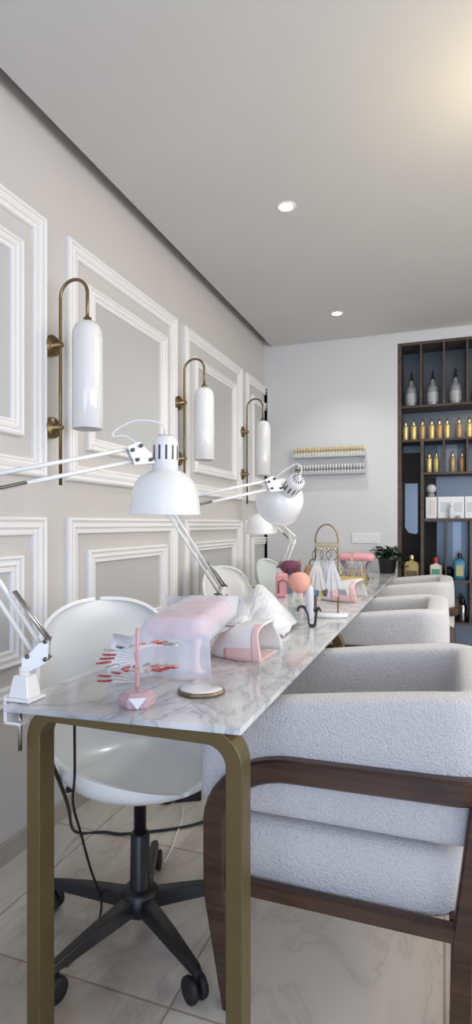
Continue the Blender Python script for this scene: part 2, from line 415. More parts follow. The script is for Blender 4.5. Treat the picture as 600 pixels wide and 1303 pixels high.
# ------------------------------------------------------------------ swivel shell chairs
def shell_chair(loc, rz, label, m, group='white shell swivel chairs behind the table'):
    t = thing('swivel_chair', label, 'chair', loc, rz, group)
    # centre line profile (x, z, halfwidth, curl)
    ctrl = [(.02, .438, .243, .110), (-.08, .440, .245, .135), (-.155, .462, .245, .155),
            (-.200, .515, .243, .150), (-.228, .600, .236, .120), (-.246, .690, .224, .085), (-.258, .760, .203, .052)]
    front = []
    for k in range(0, 9):        # rounded front of the seat
        q = math.radians(88.8)*(1-k/8); front.append((.06+.165*math.sin(q), .441+.024*math.sin(q)**3, .242*math.cos(q)**.80, .107*math.cos(q)**1.1))
    prof = front+list(ctrl); nf = len(front)
    for k in range(1, 9):        # rounded top of the back
        q = math.radians(88.6)*k/8; prof.append((-.258-.026*math.sin(q), .760+.123*math.sin(q), .203*max(.0, math.cos(q))**.86, .052*math.cos(q)))
    P = []
    for i, (x, z, hw, cu) in enumerate(prof):
        a = V(prof[min(i+1, len(prof)-1)][:2])-V(prof[max(i-1, 0)][:2]); a.normalize()
        nrm = V((a.y, -a.x))
        if i <= nf: nrm = V((0, 1))
        if i == nf+1: nrm = V((.25, .97))
        if i == nf+2: nrm = V((.6, .8))
        if i == nf+3: nrm = V((.93, .36))
        P.append([(x+nrm.x*cu*abs(k/8)**2.4, hw*math.sin(k/8*PI/2), z+nrm.y*cu*abs(k/8)**2.4) for k in range(-8, 9)])
    sh = MB().grid(P).build('seat_shell', m, t, sub=2)
    md = sh.modifiers.new('s', 'SOLIDIFY'); md.thickness = .011; md.offset = 1
    md = sh.modifiers.new('b', 'BEVEL'); md.width = .003; md.segments = 2; md.limit_method = 'ANGLE'; md.angle_limit = 1.0
    MB().box((0, 0, .412), (.16, .14, .02)).build('seat_plate', 'black', t, bevel=.004)
    MB().tube([(-.03, -.02, .398), (-.12, -.10, .385), (-.155, -.125, .372), (-.175, -.14, .364)], [.004, .005, .009, .009], 8).build('height_lever', 'black', t)
    MB().lathe([(.017, .23), (.017, .405), (.03, .41)], 18).build('gas_lift', 'black', t)
    MB().lathe([(.030, .065), (.034, .075), (.034, .11), (.028, .13), (.026, .27), (.022, .275)], 20).build('post', 'black', t)
    bs = MB().lathe([(.045, .06), (.05, .07), (.05, .115), (.04, .125)], 20).build('base_hub', 'black', t)
    for k in range(5):
        a = math.radians(38+72*k)-rz; R = Matrix.Rotation(a, 4, 'Z')
        lg = MB()
        vs = []
        for x, hw, z0, z1 in ((.03, .024, .07, .112), (.17, .020, .070, .102), (.29, .014, .068, .088), (.305, .010, .068, .084)):
            vs += [(x, -hw, z0), (x, hw, z0), (x, hw*.7, z1), (x, -hw*.7, z1)]
        fs = [(0, 1, 2, 3), (12, 15, 14, 13)]
        for i in range(3):
            for j in range(4): fs.append((i*4+j, i*4+(j+1) % 4, i*4+4+(j+1) % 4, i*4+4+j))
        lg.add(vs, fs, False, R); l = lg.build('leg', 'black', t, bevel=.003)
        c = MB()
        for s in (-1, 1): c.add(*wheel(.030, .016, (.285, s*.014, .030)), True, R)
        c.tube([R @ V((.29, 0, .05)), R @ V((.29, 0, .075))], .006, 8)
        c.build('caster', 'rubber', l)
    return t
def wheel(r, w, c, n=18):
    pr = [(r*.3, -w/2), (r*.92, -w/2), (r, -w*.3), (r, w*.3), (r*.92, w/2), (r*.3, w/2)]
    vs = [(c[0]+a*math.cos(2*PI*j/n), c[1]+z, c[2]+a*math.sin(2*PI*j/n)) for a, z in pr for j in range(n)]
    fs = [(i*n+j, i*n+(j+1) % n, (i+1)*n+(j+1) % n, (i+1)*n+j) for i in range(len(pr)-1) for j in range(n)]
    fs += [tuple(range(n)), tuple(range((len(pr)-1)*n, len(pr)*n))]
    return vs, fs
shell_chair((-.79, 1.40, 0), math.radians(-33), 'white shell swivel chair on black star base, nearest the camera', 'shell')
shell_chair((-.905, 2.87, 0), math.radians(-15), 'white shell chair whose rounded back shows just behind the pink arm rest', 'shell')
shell_chair((-.86, 3.62, 0), math.radians(-6), 'pale greenish shell chair farthest along the panelled wall', 'mint')

# ------------------------------------------------------------------ boucle armchairs
def armchair(loc, label):
    t = thing('armchair', label, 'armchair', loc, 0, 'boucle armchairs along the table')
    # local: front faces -x, width along y. footprint x -.33..+.33, y -.32..+.32
    XF, XB, HY_ = -.335, .325, .315; rc = .11; th = .098
    def uline(ins, xf, r):
        p = []; hy = HY_-ins; xb = XB-ins; r = max(r, .02)
        for x in [xf+(xb-r-xf)*i/7 for i in range(7)]: p.append((x, -hy))
        p += [(xb-r+r*math.sin(a), -hy+r-r*math.cos(a)) for a in [PI/2*i/7 for i in range(8)]]
        for y in [-hy+r+(2*hy-2*r)*i/5 for i in range(1, 5)]: p.append((xb, y))
        p += [(xb-r+r*math.cos(a), hy-r+r*math.sin(a)) for a in [PI/2*i/7 for i in range(8)]]
        for x in [xb-r+(xf-xb+r)*i/7 for i in range(1, 8)]: p.append((x, hy))
        return p
    mid = uline(th/2+.004, XF+.03, rc-.04)
    nrm = []
    for i, p in enumerate(mid):
        a = V(mid[min(i+1, len(mid)-1)])-V(mid[max(i-1, 0)]); a.normalize(); nrm.append(V((a.y, -a.x)))  # outward
    sec = 16; P = []
    def row(p, nv, top, bot, half, shrink=1):
        r = []
        zc, hz = (top+bot)/2, (top-bot)/2*shrink
        for k in range(sec+1):
            a = 2*PI*k/sec; c, s = math.cos(a), math.sin(a); e = .34
            cx = math.copysign(abs(c)**e, c)*half*shrink; cz = math.copysign(abs(s)**(e*.9), s)*hz
            r.append((p[0]+nv.x*cx, p[1]+nv.y*cx, zc+cz))
        return r
    n = len(mid)
    def topz(x):
        u = (x-XF)/(XB-XF); return .700+.078*min(1, max(0, u/.8))**.75
    for end in (0, 1):
        pass
    first = V(mid[0]); last = V(mid[-1])
    P.append(row(first+V((-.030, 0)), nrm[0], topz(XF), .478, th/2, .55)); P.append(row(first+V((-.024, 0)), nrm[0], topz(XF), .478, th/2, .85))
    for p, nv in zip(mid, nrm): P.append(row(p, nv, topz(p[0]), .478, th/2))
    P.append(row(last+V((-.024, 0)), nrm[-1], topz(XF), .478, th/2, .85)); P.append(row(last+V((-.030, 0)), nrm[-1], topz(XF), .478, th/2, .55))
    b = MB(); b.grid(P); b.add(P[0][:-1], [tuple(range(sec))]); b.add(P[-1][:-1], [tuple(range(sec))])
    b.build('arm_and_back', 'boucle', t, sub=1)
    # seat cushion : superellipse block
    b = MB(); rows = []
    x0, x1, hy = -.30, .238, .300
    for z, ins in ((.326, .010), (.336, 0), (.40, 0), (.445, .004), (.462, .022), (.466, .06)):
        r = []
        for k in range(33):
            a = 2*PI*k/32; c, s = math.cos(a), math.sin(a); e = .28
            r.append(((x0+x1)/2+math.copysign(abs(c)**e, c)*((x1-x0)/2-ins), math.copysign(abs(s)**e, s)*(hy-ins), z))
        rows.append(r)
    b.grid(rows); b.add(rows[0][:-1], [tuple(range(32))]); b.add(rows[-1][:-1], [tuple(range(32))], True)
    b.build('seat_cushion', 'boucle', t)
    # wooden arm rail bending down into the front legs, wrapping the back
    def bar(path, wn, wz, name):     # flat bar swept along a 3d path; wn = half width sideways (y), wz = half height
        rows = []; path = [V(p) for p in path]
        for i, p in enumerate(path):
            tt = (path[min(i+1, len(path)-1)]-path[max(i-1, 0)]).normalized()
            side = bar.side(i, p); side = (side-tt*side.dot(tt)).normalized(); up = tt.cross(side)
            q = []
            for a, c in ((-1, -.8), (-1, .8), (-.7, 1), (.7, 1), (1, .8), (1, -.8), (.7, -1), (-.7, -1), (-1, -.8)): q.append(p+side*wn*a+up*wz*c)
            rows.append(q)
        b = MB(); b.grid(rows, smooth=False); b.add(rows[0][:-1], [tuple(range(8))], False); b.add(rows[-1][:-1], [tuple(range(8))], False)
        return b.build(name, 'walnut', t)
    yo = HY_+.006
    zr = .594
    for s in (-1, 1):
        bar.side = lambda i, p: V((0, 1, 0))
        path = [(XB-.13, s*yo, zr+.008), (.05, s*yo, zr+.004), (-.10, s*yo, zr)]
        path = [(XB-.10-(XB-.10+.110)*i/5, s*yo, zr+.010-.006*i/5) for i in range(6)]
        r = .135
        path += [(-.110-.177*math.sin(a), s*yo, zr+.004-r+r*math.cos(a)) for a in [PI/2*i/10 for i in range(1, 11)]]
        path += [(-.287, s*yo, .40), (-.287, s*(yo-.002), .30), (-.275, s*(yo-.03), .15), (-.265, s*(yo-.06), 0.0)]
        bar(path, .017, .025, 'arm_rail_and_leg')
        bar.side = lambda i, p: V((0, 1, 0))
        bar([(.262, s*(yo-.004), zr-.012), (.246, s*(yo-.004), .45), (.228, s*(yo-.004), .31), (.225, s*(yo-.03), .12), (.23, s*(yo-.05), 0)], .016, .021, 'back_leg')
        bar([(-.30, s*(yo-.004), .326), (-.05, s*(yo-.004), .326), (.215, s*(yo-.004), .326)], .014, .016, 'lower_rail')
    # back rail round the rear
    rr = .13; pth = [(XB-rr+.006+rr*math.sin(a), -yo+rr-rr*math.cos(a), zr+.010) for a in [PI/2*i/8 for i in range(9)]]
    pth += [(XB+.006, y, zr+.010) for y in (-.1, 0, .1)]
    pth += [(XB-rr+.006+rr*math.cos(a), yo-rr+rr*math.sin(a), zr+.010) for a in [PI/2*i/8 for i in range(9)]]
    def sd(i, p):
        a = V(pth[max(0, i-1)]); c = V(pth[min(len(pth)-1, i+1)]); d = (c-a).normalized(); return V((d.y, -d.x, 0))
    bar.side = sd; bar(pth, .017, .025, 'back_rail')
    bar.side = lambda i, p: V((1, 0, 0))
    bar([(-.300, -yo+.02, .326), (-.300, 0, .326), (-.300, yo-.02, .326)], .012, .016, 'front_rail')
    bar([(.216, -yo+.02, .326), (.216, 0, .326), (.216, yo-.02, .326)], .012, .016, 'rear_rail')
    return t
a1 = armchair((-.195, 1.515, 0), 'ivory boucle armchair with walnut frame, nearest, filling the lower right')
dup(a1, (-.300, 2.715, 0), None, 'ivory boucle armchair in the middle of the row of three')
dup(a1, (-.262, 3.905, 0), None, 'ivory boucle armchair farthest away, beside the dark shelving')

# ------------------------------------------------------------------ architect desk lamps
def desk_lamp(base, elbow, joint, head, axis, label, cord, up=(0, 0, 1), cap_len=.085):
    base, elbow, joint, head = V(base), V(elbow), V(joint), V(head); ax = V(axis).normalized()   # axis: from shade mouth to the cap
    t = thing('desk_lamp', label, 'desk lamp', tuple(base), 0, 'white adjustable clamp lamps on the table edge')
    def l(p): return V(p)-base
    # clamp around the table edge
    b = MB(); b.prism([(-.031, -.026), (.031, -.026), (.031, .026), (-.031, .026)], .006, Matrix.Translation((0, 0, .001)))
    b.add([(-.024, -.020, .007), (.024, -.020, .007), (.024, .020, .007), (-.024, .020, .007), (-.016, -.015, .050), (.016, -.015, .050), (.016, .015, .050), (-.016, .015, .050)], [(0, 1, 2, 3), (4, 7, 6, 5), (0, 1, 5, 4), (1, 2, 6, 5), (2, 3, 7, 6), (3, 0, 4, 7)], False)
    b.box((-.035, 0, -.020), (.008, .034, .055)); b.box((-.018, 0, -.046), (.042, .034, .006))
    b.build('clamp', 'lampw', t, bevel=.0015)
    MB().tube([(-.012, 0, -.014), (-.012, 0, -.105)], .0045, 10).build('clamp_screw', 'chrome', t)
    # pivot bracket plate
    d = (elbow-base).normalized(); hx = V((d.x, d.y, 0))
    hx = hx.normalized() if hx.length > .05 else V((1, 0, 0)); sd = hx.cross(V((0, 0, 1))).normalized()
    piv = V((0, 0, .075))
    b = MB(); b.tube([(0, 0, .048), (0, 0, .066)], .011, 12)
    mx = Matrix(((-hx.x, 0, sd.x, 0), (-hx.y, 0, sd.y, 0), (0, 1, 0, .060), (0, 0, 0, 1)))
    for o in (-.013, .010):
        b.prism([(-.002, .026), (-.002, 0), (.012, -.002), (.050, .018), (.052, .062), (.032, .056), (.016, .038)], .003, mx @ Matrix.Translation((0, 0, o)))
    b.build('pivot_bracket', 'lampw', t, bevel=.0008)
    # lower arm: two parallel bars
    perp = d.cross(sd).normalized()
    E_ = l(elbow)
    b = MB()
    for q, o in (((-.015, .036), -1), ((-.031, .052), 1)):
        st_ = hx*q[0]+V((0, 0, .060+q[1])); pp = perp if perp.dot(V((-hx.x, -hx.y, .6))) > 0 else -perp
        b.tube([st_, E_+pp*o*.012], .0048, 8)
    b.build('lower_arm', 'lampw', t)
    b = MB()
    for o in (-.007, .007):
        a0 = -hx*.048+V((0, 0, .122))+sd*o
        b.tube([a0, a0+(E_-a0)*.33-hx*.006], .0034, 8)
    b.build('spring', 'chrome', t)
    for q in ((-.010, .030), (-.046, .060), (-.046, .024)): MB().lathe([(.0045, -.017), (.0045, .017)], 10, hx*q[0]+V((0, 0, .060+q[1])), sd).build('pivot_bolt', 'steel', t)
    b = MB()
    pl = (joint-elbow).normalized(); s2 = sd
    for o in (-.012, .009): 
        b.add([E_-d*.03+perp*.018+s2*o, E_-d*.03-perp*.018+s2*o, E_+pl*.03-V((0, 0, .016))+s2*o, E_+pl*.03+V((0, 0, .018))+s2*o], [(0, 1, 2, 3)], False)
    b.build('elbow_bracket', 'lampw', t, solid=.003)
    J = l(joint); pu = (V((0, 0, 1))-pl*pl.z).normalized()
    b = MB()
    for o in (-.016, .016): b.tube([E_+pu*o, J+pu*o*.9], .0050, 8)
    b.build('upper_arm', 'lampw', t)
    b = MB()
    sw = pl.cross(V((0, 0, 1))).normalized()
    for o in (-.006, .006): b.tube([E_-pu*.016+pl*.02+sw*o, E_+(J-E_)*.40-pu*.014+sw*o], .0038, 8)
    b.build('spring', 'steel', t)
    # head bracket (triangular plate), knob
    H_ = l(head)    # neck point where shade meets cap
    capc = H_+ax*.030
    b = MB()
    for o in (-.011, .009):
        q = [J-pl*.028+pu*.020, J-pl*.020-pu*.024, J+pl*.030-pu*.030, J+pl*.022-pu*.002, J+pl*.004+pu*.026]
        b.add([p+sw*o for p in q], [(0, 1, 2, 3, 4)], False)
    b.build('head_bracket', 'lampw', t, solid=.003)
    for q in (J-pl*.018+pu*.010, J-pl*.012-pu*.014, J+pl*.020-pu*.020, J+pl*.004+pu*.016):
        MB().lathe([(.0045, -.018), (.0045, .018)], 10, q, sw).build('bolt', 'steel', t)
    MB().tube([J+pl*.022-pu*.022, capc], [.006, .008], 10).build('tilt_knob', 'steel', t)
    # shade
    prof = [(.028, .003), (.044, -.003), (.060, -.014), (.072, -.030), (.0795, -.051), (.084, -.080), (.0855, -.100), (.0865, -.102), (.0865, -.106), (.083, -.106)]
    sh = MB().lathe(prof, 40, H_, ax, cap=False).build('lamp_shade', 'lampw', t)
    inn = [(r-.0025, z-.003) for r, z in prof[:7]]+[(.083, -.106)]
    MB().lathe(inn, 40, H_, ax, cap=False).build('shade_lining', 'shadein', sh)
    cp = MB().lathe([(.026, -.002), (.031, .004), (.0315, .060), (.030, .072), (.024, .082), (.010, .086), (.001, .0865)], 32, H_, ax, cap=False).build('lamp_cap', 'lampw', t)
    q = V((0, 0, 1)).rotation_difference(ax)
    for k in range(12):
        a = 2*PI*k/12; u = q @ V((math.cos(a), math.sin(a), 0)); w = q @ V((-math.sin(a), math.cos(a), 0))
        c0 = H_+ax*.026+u*.0318; c1 = H_+ax*.060+u*.0318
        MB().add([c0-w*.0024, c0+w*.0024, c1+w*.0024, c1-w*.0024], [(0, 1, 2, 3)], False).build('side_vent_slot', 'slot', cp)
        c0 = H_+ax*.0874+u*.010; c1 = H_+ax*.0855+u*.021
        MB().add([c0-w*.0012, c0+w*.0012, c1+w*.0022, c1-w*.0022], [(0, 1, 2, 3)], False).build('top_vent_slot', 'slot', cp)
    MB().tube([H_+ax*.084, H_+ax*.098], [.006, .004], 10).build('cord_collar', 'lampw', t)
    if cord: MB().tube(smooth_path([l(p) for p in cord], 6), .0022, 8).build('cord', 'lampw', t)
    return t

desk_lamp((-.797, .945, ZT), (-.966, .883, 1.186), (-.676, 1.194, 1.291), (-.634, 1.246, 1.253), (0.02, -.02, 1),
          'white desk lamp with domed shade over the pink arm rest, nearest the camera',
          [(-.633, 1.245, 1.348), (-.640, 1.232, 1.366), (-.690, 1.208, 1.372), (-.735, 1.190, 1.350), (-.742, 1.187, 1.333), (-.718, 1.197, 1.335), (-.690, 1.205, 1.318)])
desk_lamp((-.797, 1.985, ZT), (-.850, 1.681, 1.180), (-.552, 1.894, 1.262), (-.515, 1.960, 1.240), (.55, -.66, .42),
          'white desk lamp with its vented cap turned toward the camera, second along the table',
          [(-.460, 1.893, 1.284), (-.455, 1.905, 1.312), (-.477, 1.920, 1.330), (-.52, 1.907, 1.305), (-.553, 1.895, 1.275)])
desk_lamp((-.797, 2.975, ZT), (-.750, 2.960, 1.045), (-.874, 2.985, 1.150), (-.945, 3.007, 1.178), (0, -.05, 1),
          'small white desk lamp hanging behind the second lamp, farthest along the table',
          [(-.945, 3.00, 1.276), (-.93, 2.99, 1.30), (-.88, 2.98, 1.25), (-.872, 2.985, 1.17)])

# ------------------------------------------------------------------ things on the table
ZS = ZT+.0005
# nail swatch stand
t = thing('nail_swatch_stand', 'spiral stand fanning red and silver nail tips on a pink faceted base', 'nail display', (-.566, .992, ZS), PI/6)
hexa = lambda r, k0=0: [(r*math.cos(2*PI*(k+k0)/6), r*math.sin(2*PI*(k+k0)/6)) for k in range(6)]
b = MB(); h0 = hexa(.035); h1 = hexa(.039); h2 = hexa(.026)
vs = [(x, y, 0) for x, y in h0]+[(x, y, .017) for x, y in h1]+[(x, y, .028) for x, y in h2]
b.add(vs, [tuple(range(6))[::-1], tuple(range(12, 18))]+[(i, (i+1) % 6, 6+(i+1) % 6, 6+i) for i in range(6)]+[(6+i, 6+(i+1) % 6, 12+(i+1) % 6, 12+i) for i in range(6)], False)
hb = b.build('crystal_base', 'crystal', t, bevel=.001)
b = MB(); b.add([(-.017, -.0340, .0225), (.017, -.0340, .0225), (0, -.0352, .0005)], [(0, 2, 1)], False)
b.build('triangle_facet', 'boxw', hb, solid=.0012)
b = MB(); b.tube([(0, 0, .03), (0, 0, .150)], .0034, 10)
for k in range(24): b.lathe([(.0034, 0), (.0052, .0012), (.0034, .0024)], 10, (0, 0, .036+k*.0030), cap=False)
b.build('rod', 'pink', t)
tips = []
N = 28
for k in range(N):
    f = k/(N-1)
    z = .044+.072*f; a = math.radians(176-f*560)
    ln = .066+.008*math.sin(k*1.7)
    ca, sa = math.cos(a), math.sin(a)
    R = Matrix.Translation((0, 0, z)) @ Matrix.Rotation(a, 4, 'Z') @ Matrix.Rotation(-.06, 4, 'Y')
    b = MB(); b.add([(.004, -.0012, 0), (.004, .0012, 0), (ln-.016, .0022, 0), (ln-.016, -.0022, 0)], [(0, 1, 2, 3)], False, R)
    st = b.build('tip_stick', 'clearstick', t, solid=.001)
    nail = []
    for i in range(7):
        u = i/6; w = .0046*math.sin(PI*min(1, .18+.82*(1-u)**.8)) if i < 6 else .0004
        w = .0048*(1-abs(2*u-.85)**2.6*.55) if i < 6 else .0012
        nail.append([(ln-.018+.029*u, w*q*1.6, .0008+.0022*(1-q*q)-.002*u*u) for q in (-1, -.5, 0, .5, 1)])
    g = k % 30
    pol = 'red' if g in (0, 1, 2, 3, 4, 9, 10, 11, 16, 17, 18, 24, 25) else ('coral' if g in (6, 22, 23) else ('nude' if g in (7, 8, 10, 11, 12, 13) else ('darkpol' if g in (9, 20) else 'silver')))
    if g == 14: pol = 'red'
    b = MB(); b.grid(nail, mx=R); b.build('nail_tip', pol, st, solid=.0006)
# agate coaster
t = thing('agate_coaster', 'round white agate coaster with rough golden brown rim', 'coaster', (-.480, 1.106, ZS))
b = MB(); rows = []
ring = [1+.045*math.sin(2*a+1)+.03*math.sin(3*a)+.012*math.sin(7*a) for a in [2*PI*k/48 for k in range(49)]]
def rg(r, z, jit=0): return [(r*ring[k % 48]*math.cos(2*PI*k/48), r*ring[k % 48]*.93*math.sin(2*PI*k/48), z+jit*random.uniform(-1, 1)) for k in range(49)]
b.grid([rg(.001, 0), rg(.044, 0), rg(.0485, .003), rg(.0478, .007), rg(.0455, .0095), rg(.0435, .0095)]); b.build('rim', 'agateedge', t)
b = MB(); b.grid([rg(.0437, .0090), rg(.043, .0102), rg(.02, .0104), rg(.0002, .0104)]); b.build('stone_face', 'agate', t)

# pink arm rest with a white sheet thrown over it
def rrow(cx, cy, hx, hy, z, e=.35, n=40):
    return [(cx+math.copysign(abs(math.cos(a))**e, math.cos(a))*hx, cy+math.copysign(abs(math.sin(a))**e, math.sin(a))*hy, z) for a in [2*PI*k/n for k in range(n+1)]]
AR = math.radians(11)
t = thing('arm_rest', 'padded pink manicure arm rest bridging the table under a white sheet', 'arm rest', (-.635, 1.415, ZS), AR)
b = MB(); rows = [rrow(0, 0, .060, .205, .085), rrow(0, 0, .074, .222, .092), rrow(0, 0, .078, .226, .105), rrow(0, 0, .074, .222, .118), rrow(0, 0, .058, .205, .127), rrow(0, 0, .03, .15, .131), rrow(0, 0, .001, .01, .1315)]
b.grid(rows); b.add(rows[0][:-1], [tuple(range(40))]); b.build('cushion', 'pinkl', t)
for sx in (-1, 1):
    for sy in (-1, 1):
        if (sx, sy) in ((1, 1),): continue
        MB().lathe([(.020, 0), (.021, .004), (.012, .010), (.009, .03), (.011, .06), (.018, .086)], 20, (sx*.045, sy*.170, 0)).build('leg', 'pinks', t)
# the sheet : a cloth lying over the rest, hanging at the front end
t2 = MB()
rows = []
NU, NV = 34, 56
def cushtop(x, y):
    ax_ = max(0, abs(x)-.050)/.028; ay = max(0, abs(y)-.20)/.028
    d = math.hypot(ax_, ay)
    return .134-.030*(1-math.sqrt(max(0, 1-min(1, d)**2)))
for j in range(NV+1):
    v = -.262+.600*j/NV   # along the rest (front -> rear)
    row = []
    for i in range(NU+1):
        u = -.135+.225*i/NU
        y = v; x = u
        fx, fy = x, y
        if v < -.222:      # hanging front
            dz = (-.222-v)/.040; fy = -.234-.014*dz-.006*math.sin(u*70)*dz; z = .118*(1-dz)+.0025
            fx = u*(1+.10*dz)
            if abs(u) > .078: z = min(z, cushtop(.078, -.2)-.0+.002)
            z = max(.003, z - .004*math.sin(u*55))
        elif v < .20:
            z = cushtop(min(abs(u), .078), v)+.0025
            if u > .079: z -= (u-.079)*2.2; fx = .082+(u-.079)*.35
            if u < -.079: z -= (-u-.079)*1.8; fx = -.082-(-u-.079)*.45
        else:              # draped down behind with folds
            dz = (v-.20)/.193; z = .134-.120*dz**1.4+.012*math.sin(u*40+v*30)*dz; fy = v-.04*dz
            fx = u*(1+.25*dz)
            if u > .02: z += .018*math.sin((v-.20)*26)*min(1, (u-.02)*12)
        z += .0007*math.sin(u*60+v*25)+.0007*math.sin(v*45-u*20)
        row.append((fx, fy, max(.0025, z)))
    rows.append(row)
t2.grid(rows)
o = t2.build('protective_sheet', 'sheet', None, solid=.0006); tag(o, 'thin white sheet draped over the pink arm rest and down its front end', 'sheet', None, (-.635, 1.415, ZS), AR)
# crumpled white tissue to the right of it
b = MB(); rnd = random.Random(5); rows = []
for j in range(17):
    row = []
    for i in range(17):
        u, v = i/16, j/16
        x = -.135+.215*u+.03*v; y = -.13+.27*v
        pk = max(0, 1-math.hypot((u-.40)/.62, (v-.75)/.66)); z = .128*pk**.85
        z += .020*abs(math.sin(4.4*u+3*v+.5))*min(1, 4*u*(1-u)+.2)+.014*abs(math.sin(7*v-5*u))*(1-pk)*(1-abs(2*v-1))
        row.append((x, y, max(.0015, z+rnd.uniform(-.0015, .002))))
    rows.append(row)
b.grid(rows, smooth=False); o = b.build('tissue_sheet', 'paper', None, solid=.0005); tag(o, 'crumpled sheet of white tissue between the arm rest and the brush jar', 'tissue', None, (-.572, 1.855, ZS), math.radians(10))

# nail curing lamps
def uv_lamp(loc, rz, label, Lh=.20, W=.085, Hh=.092):
    t = thing('nail_curing_lamp', label, 'nail lamp', loc, rz, 'white and pink nail curing lamps')
    def surf(s0, s1, ns, k0, k1, nk, infl=0.):
        R = []
        for i in range(ns+1):
            s = s0+(s1-s0)*i/ns; row = []
            for k in range(nk+1):
                ph = k0+(k1-k0)*k/nk
                c, q = math.cos(ph), math.sin(ph)
                end = .64+.36*abs(q)**2.4+.33*(abs(c)**4)
                x = -Lh/2+Lh*s*(end if s > 0 else 1)
                if s < 1: x = -Lh/2+Lh*(s*(1-s**3)+s**4*end)
                wd = W*(1-(1-s)**3.2)**.5*(1-.10*s+.10*s*s*abs(c)**3) + infl
                hh = (Hh*(1-(1-s)**2.1)**.62*(1-.04*s) + infl) if s > 0 else infl
                flare = 1+.18*(abs(c)**6)*max(0, s-.5)
                row.append((x, -wd*flare*math.copysign(abs(c)**.85, c), .004+hh*abs(q)**.72))
            R.append(row)
        return R
    MB().grid(surf(.0, 1, 22, 0, PI, 36)).build('cover', 'white', t, solid=.004)
    b = MB()
    for k0, k1 in ((0, 1.05), (PI-1.05, PI)): MB().grid(surf(.84, 1.0, 5, k0, k1, 14, .0010)).build('mouth_rim', 'pinks', t, solid=.0025, off=1)
    for k0, k1 in ((0, .24), (PI-.24, PI)): MB().grid(surf(.35, .95, 12, k0, k1, 4, .0012)).build('pink_strip', 'pinks', t, solid=.002, off=1)
    b = MB(); b.prism([(-Lh*.45, -W*.5), (Lh*.10, -W*.92), (Lh*.40, -W*.85), (Lh*.40, W*.85), (Lh*.10, W*.92), (-Lh*.45, W*.5)], .004); b.build('base_plate', 'pinks', t, bevel=.0015)
    MB().box((.0, 0, Hh*.80), (.11, .05, .004)).build('led_panel', 'silver', t)
    return t
uv_lamp((-.510, 1.462, ZS), math.radians(-3), 'white and pink nail curing lamp beside the sheet covered arm rest, nearer of the two', .175, .078, .100)
uv_lamp((-.450, 2.69, ZS), math.radians(-5), 'white and pink nail curing lamp behind the gold hook stand', .20, .100, .100)

# jar with dried lime leaves, brushes, tube, wire stand
t = thing('glass_jar', 'clear square glass jar holding greenish gold pieces', 'jar', (-.497, 1.985, ZS), .3)
b = MB(); R_ = []
for z, r in ((0, .032), (.003, .035), (.10, .036), (.102, .034), (.004, .033)): R_.append(rrow(0, 0, r, r, z, .45, 32))
b.grid(R_); b.add(R_[0][:-1], [tuple(range(32))]); b.build('jar_body', 'glass', t)
b = MB()
for k in range(16): b.ball((random.uniform(-.016, .016), random.uniform(-.016, .016), .014+.0045*k), .014, 8, 6, (1, .8, .6))
b.build('jar_filling', 'lime', t, kind='stuff')
def dust_brush(loc, label, m, hm, tilt, r, z0, h, sz=1.):
    t = thing('dust_brush', label, 'brush', loc, 0, None)
    a = V(tilt).normalized()
    MB().lathe([(.007, 0), (.010, .01), (.012, z0*.6), (.010, z0*.85), (.013, z0)], 16, (0, 0, 0), a).build('handle', hm, t)
    MB().lathe([(.011, z0-.002), (r*.55, z0+h*.06), (r*.90, z0+h*.27), (r, z0+h*.5), (r*.92, z0+h*.74), (r*.6, z0+h*.93), (.001, z0+h)], 24, (0, 0, 0), a).build('bristle_head', m, t)
    return t
dust_brush((-.500, 2.085, ZS), 'round peach dust brush standing on a pale pink handle', 'peach', 'pinks', (-.05, 0, 1), .041, .100, .076)
t = dust_brush((-.575, 2.22, ZS), 'plum coloured dust brush just above the peach one', 'plum', 'grey', (0, 0, 1), .042, .156, .054)
MB().lathe([(.019, 0), (.020, .002), (.020, .100), (.017, .118), (.010, .125), (.001, .126)], 24).build('lotion_tube', 'pale', None, label=None)
o = bpy.data.objects['lotion_tube']; tag(o, 'plain pale lilac cylinder bottle behind the black wire rest', 'bottle', None, (-.478, 2.110, ZS))
t = thing('nail_file', 'grey rounded file standing behind the plum brush', 'nail file', (-.49, 2.27, ZS))
b = MB(); b.prism([(-.010, 0), (.010, 0), (.012, .12), (.006, .142), (-.006, .142), (-.012, .12)], .006, Matrix(((1, 0, 0, 0), (0, 0, 1, 0), (0, 1, 0, 0), (0, 0, 0, 1)))); b.build('file_blade', 'grey', t)
b = MB(); b.prism([(.000, .05), (.022, .05), (.024, .13), (.014, .148), (.004, .13)], .004, Matrix(((1, 0, 0, 0), (0, 0, 1, .008), (0, 1, 0, 0), (0, 0, 0, 1)))); b.build('white_side', 'boxw', t)
# black wire brush rest
t = thing('wire_brush_rest', 'small black bent wire brush rest standing on the marble', 'brush rest', (-.428, 1.950, ZS), .25); t.scale = (1.22, 1.22, 1.22)
b = MB(); r = .0024
for s in (-1, 1):
    y = s*.016
    pts = [(-.030, y, .047), (-.024, y, .056), (-.014, y, .056), (-.006, y, .046), (0, y, .030), (.003, y, .006), (.011, y, .002), (.019, y, .006), (.022, y, .030), (.024, y, .046), (.030, y, .052), (.036, y, .046)]
    b.tube(smooth_path([(p[0]-.012, p[1], p[2]) for p in pts], 4), r, 8)
b.build('wire_leg_loops', 'black', t)
b = MB()
for x, z in ((-.040, .047), (-.020, .054), (.005, .046), (.022, .048)): b.tube([(x, -.022, z), (x, .022, z)], r, 8)
b.build('cross_wire', 'black', t)
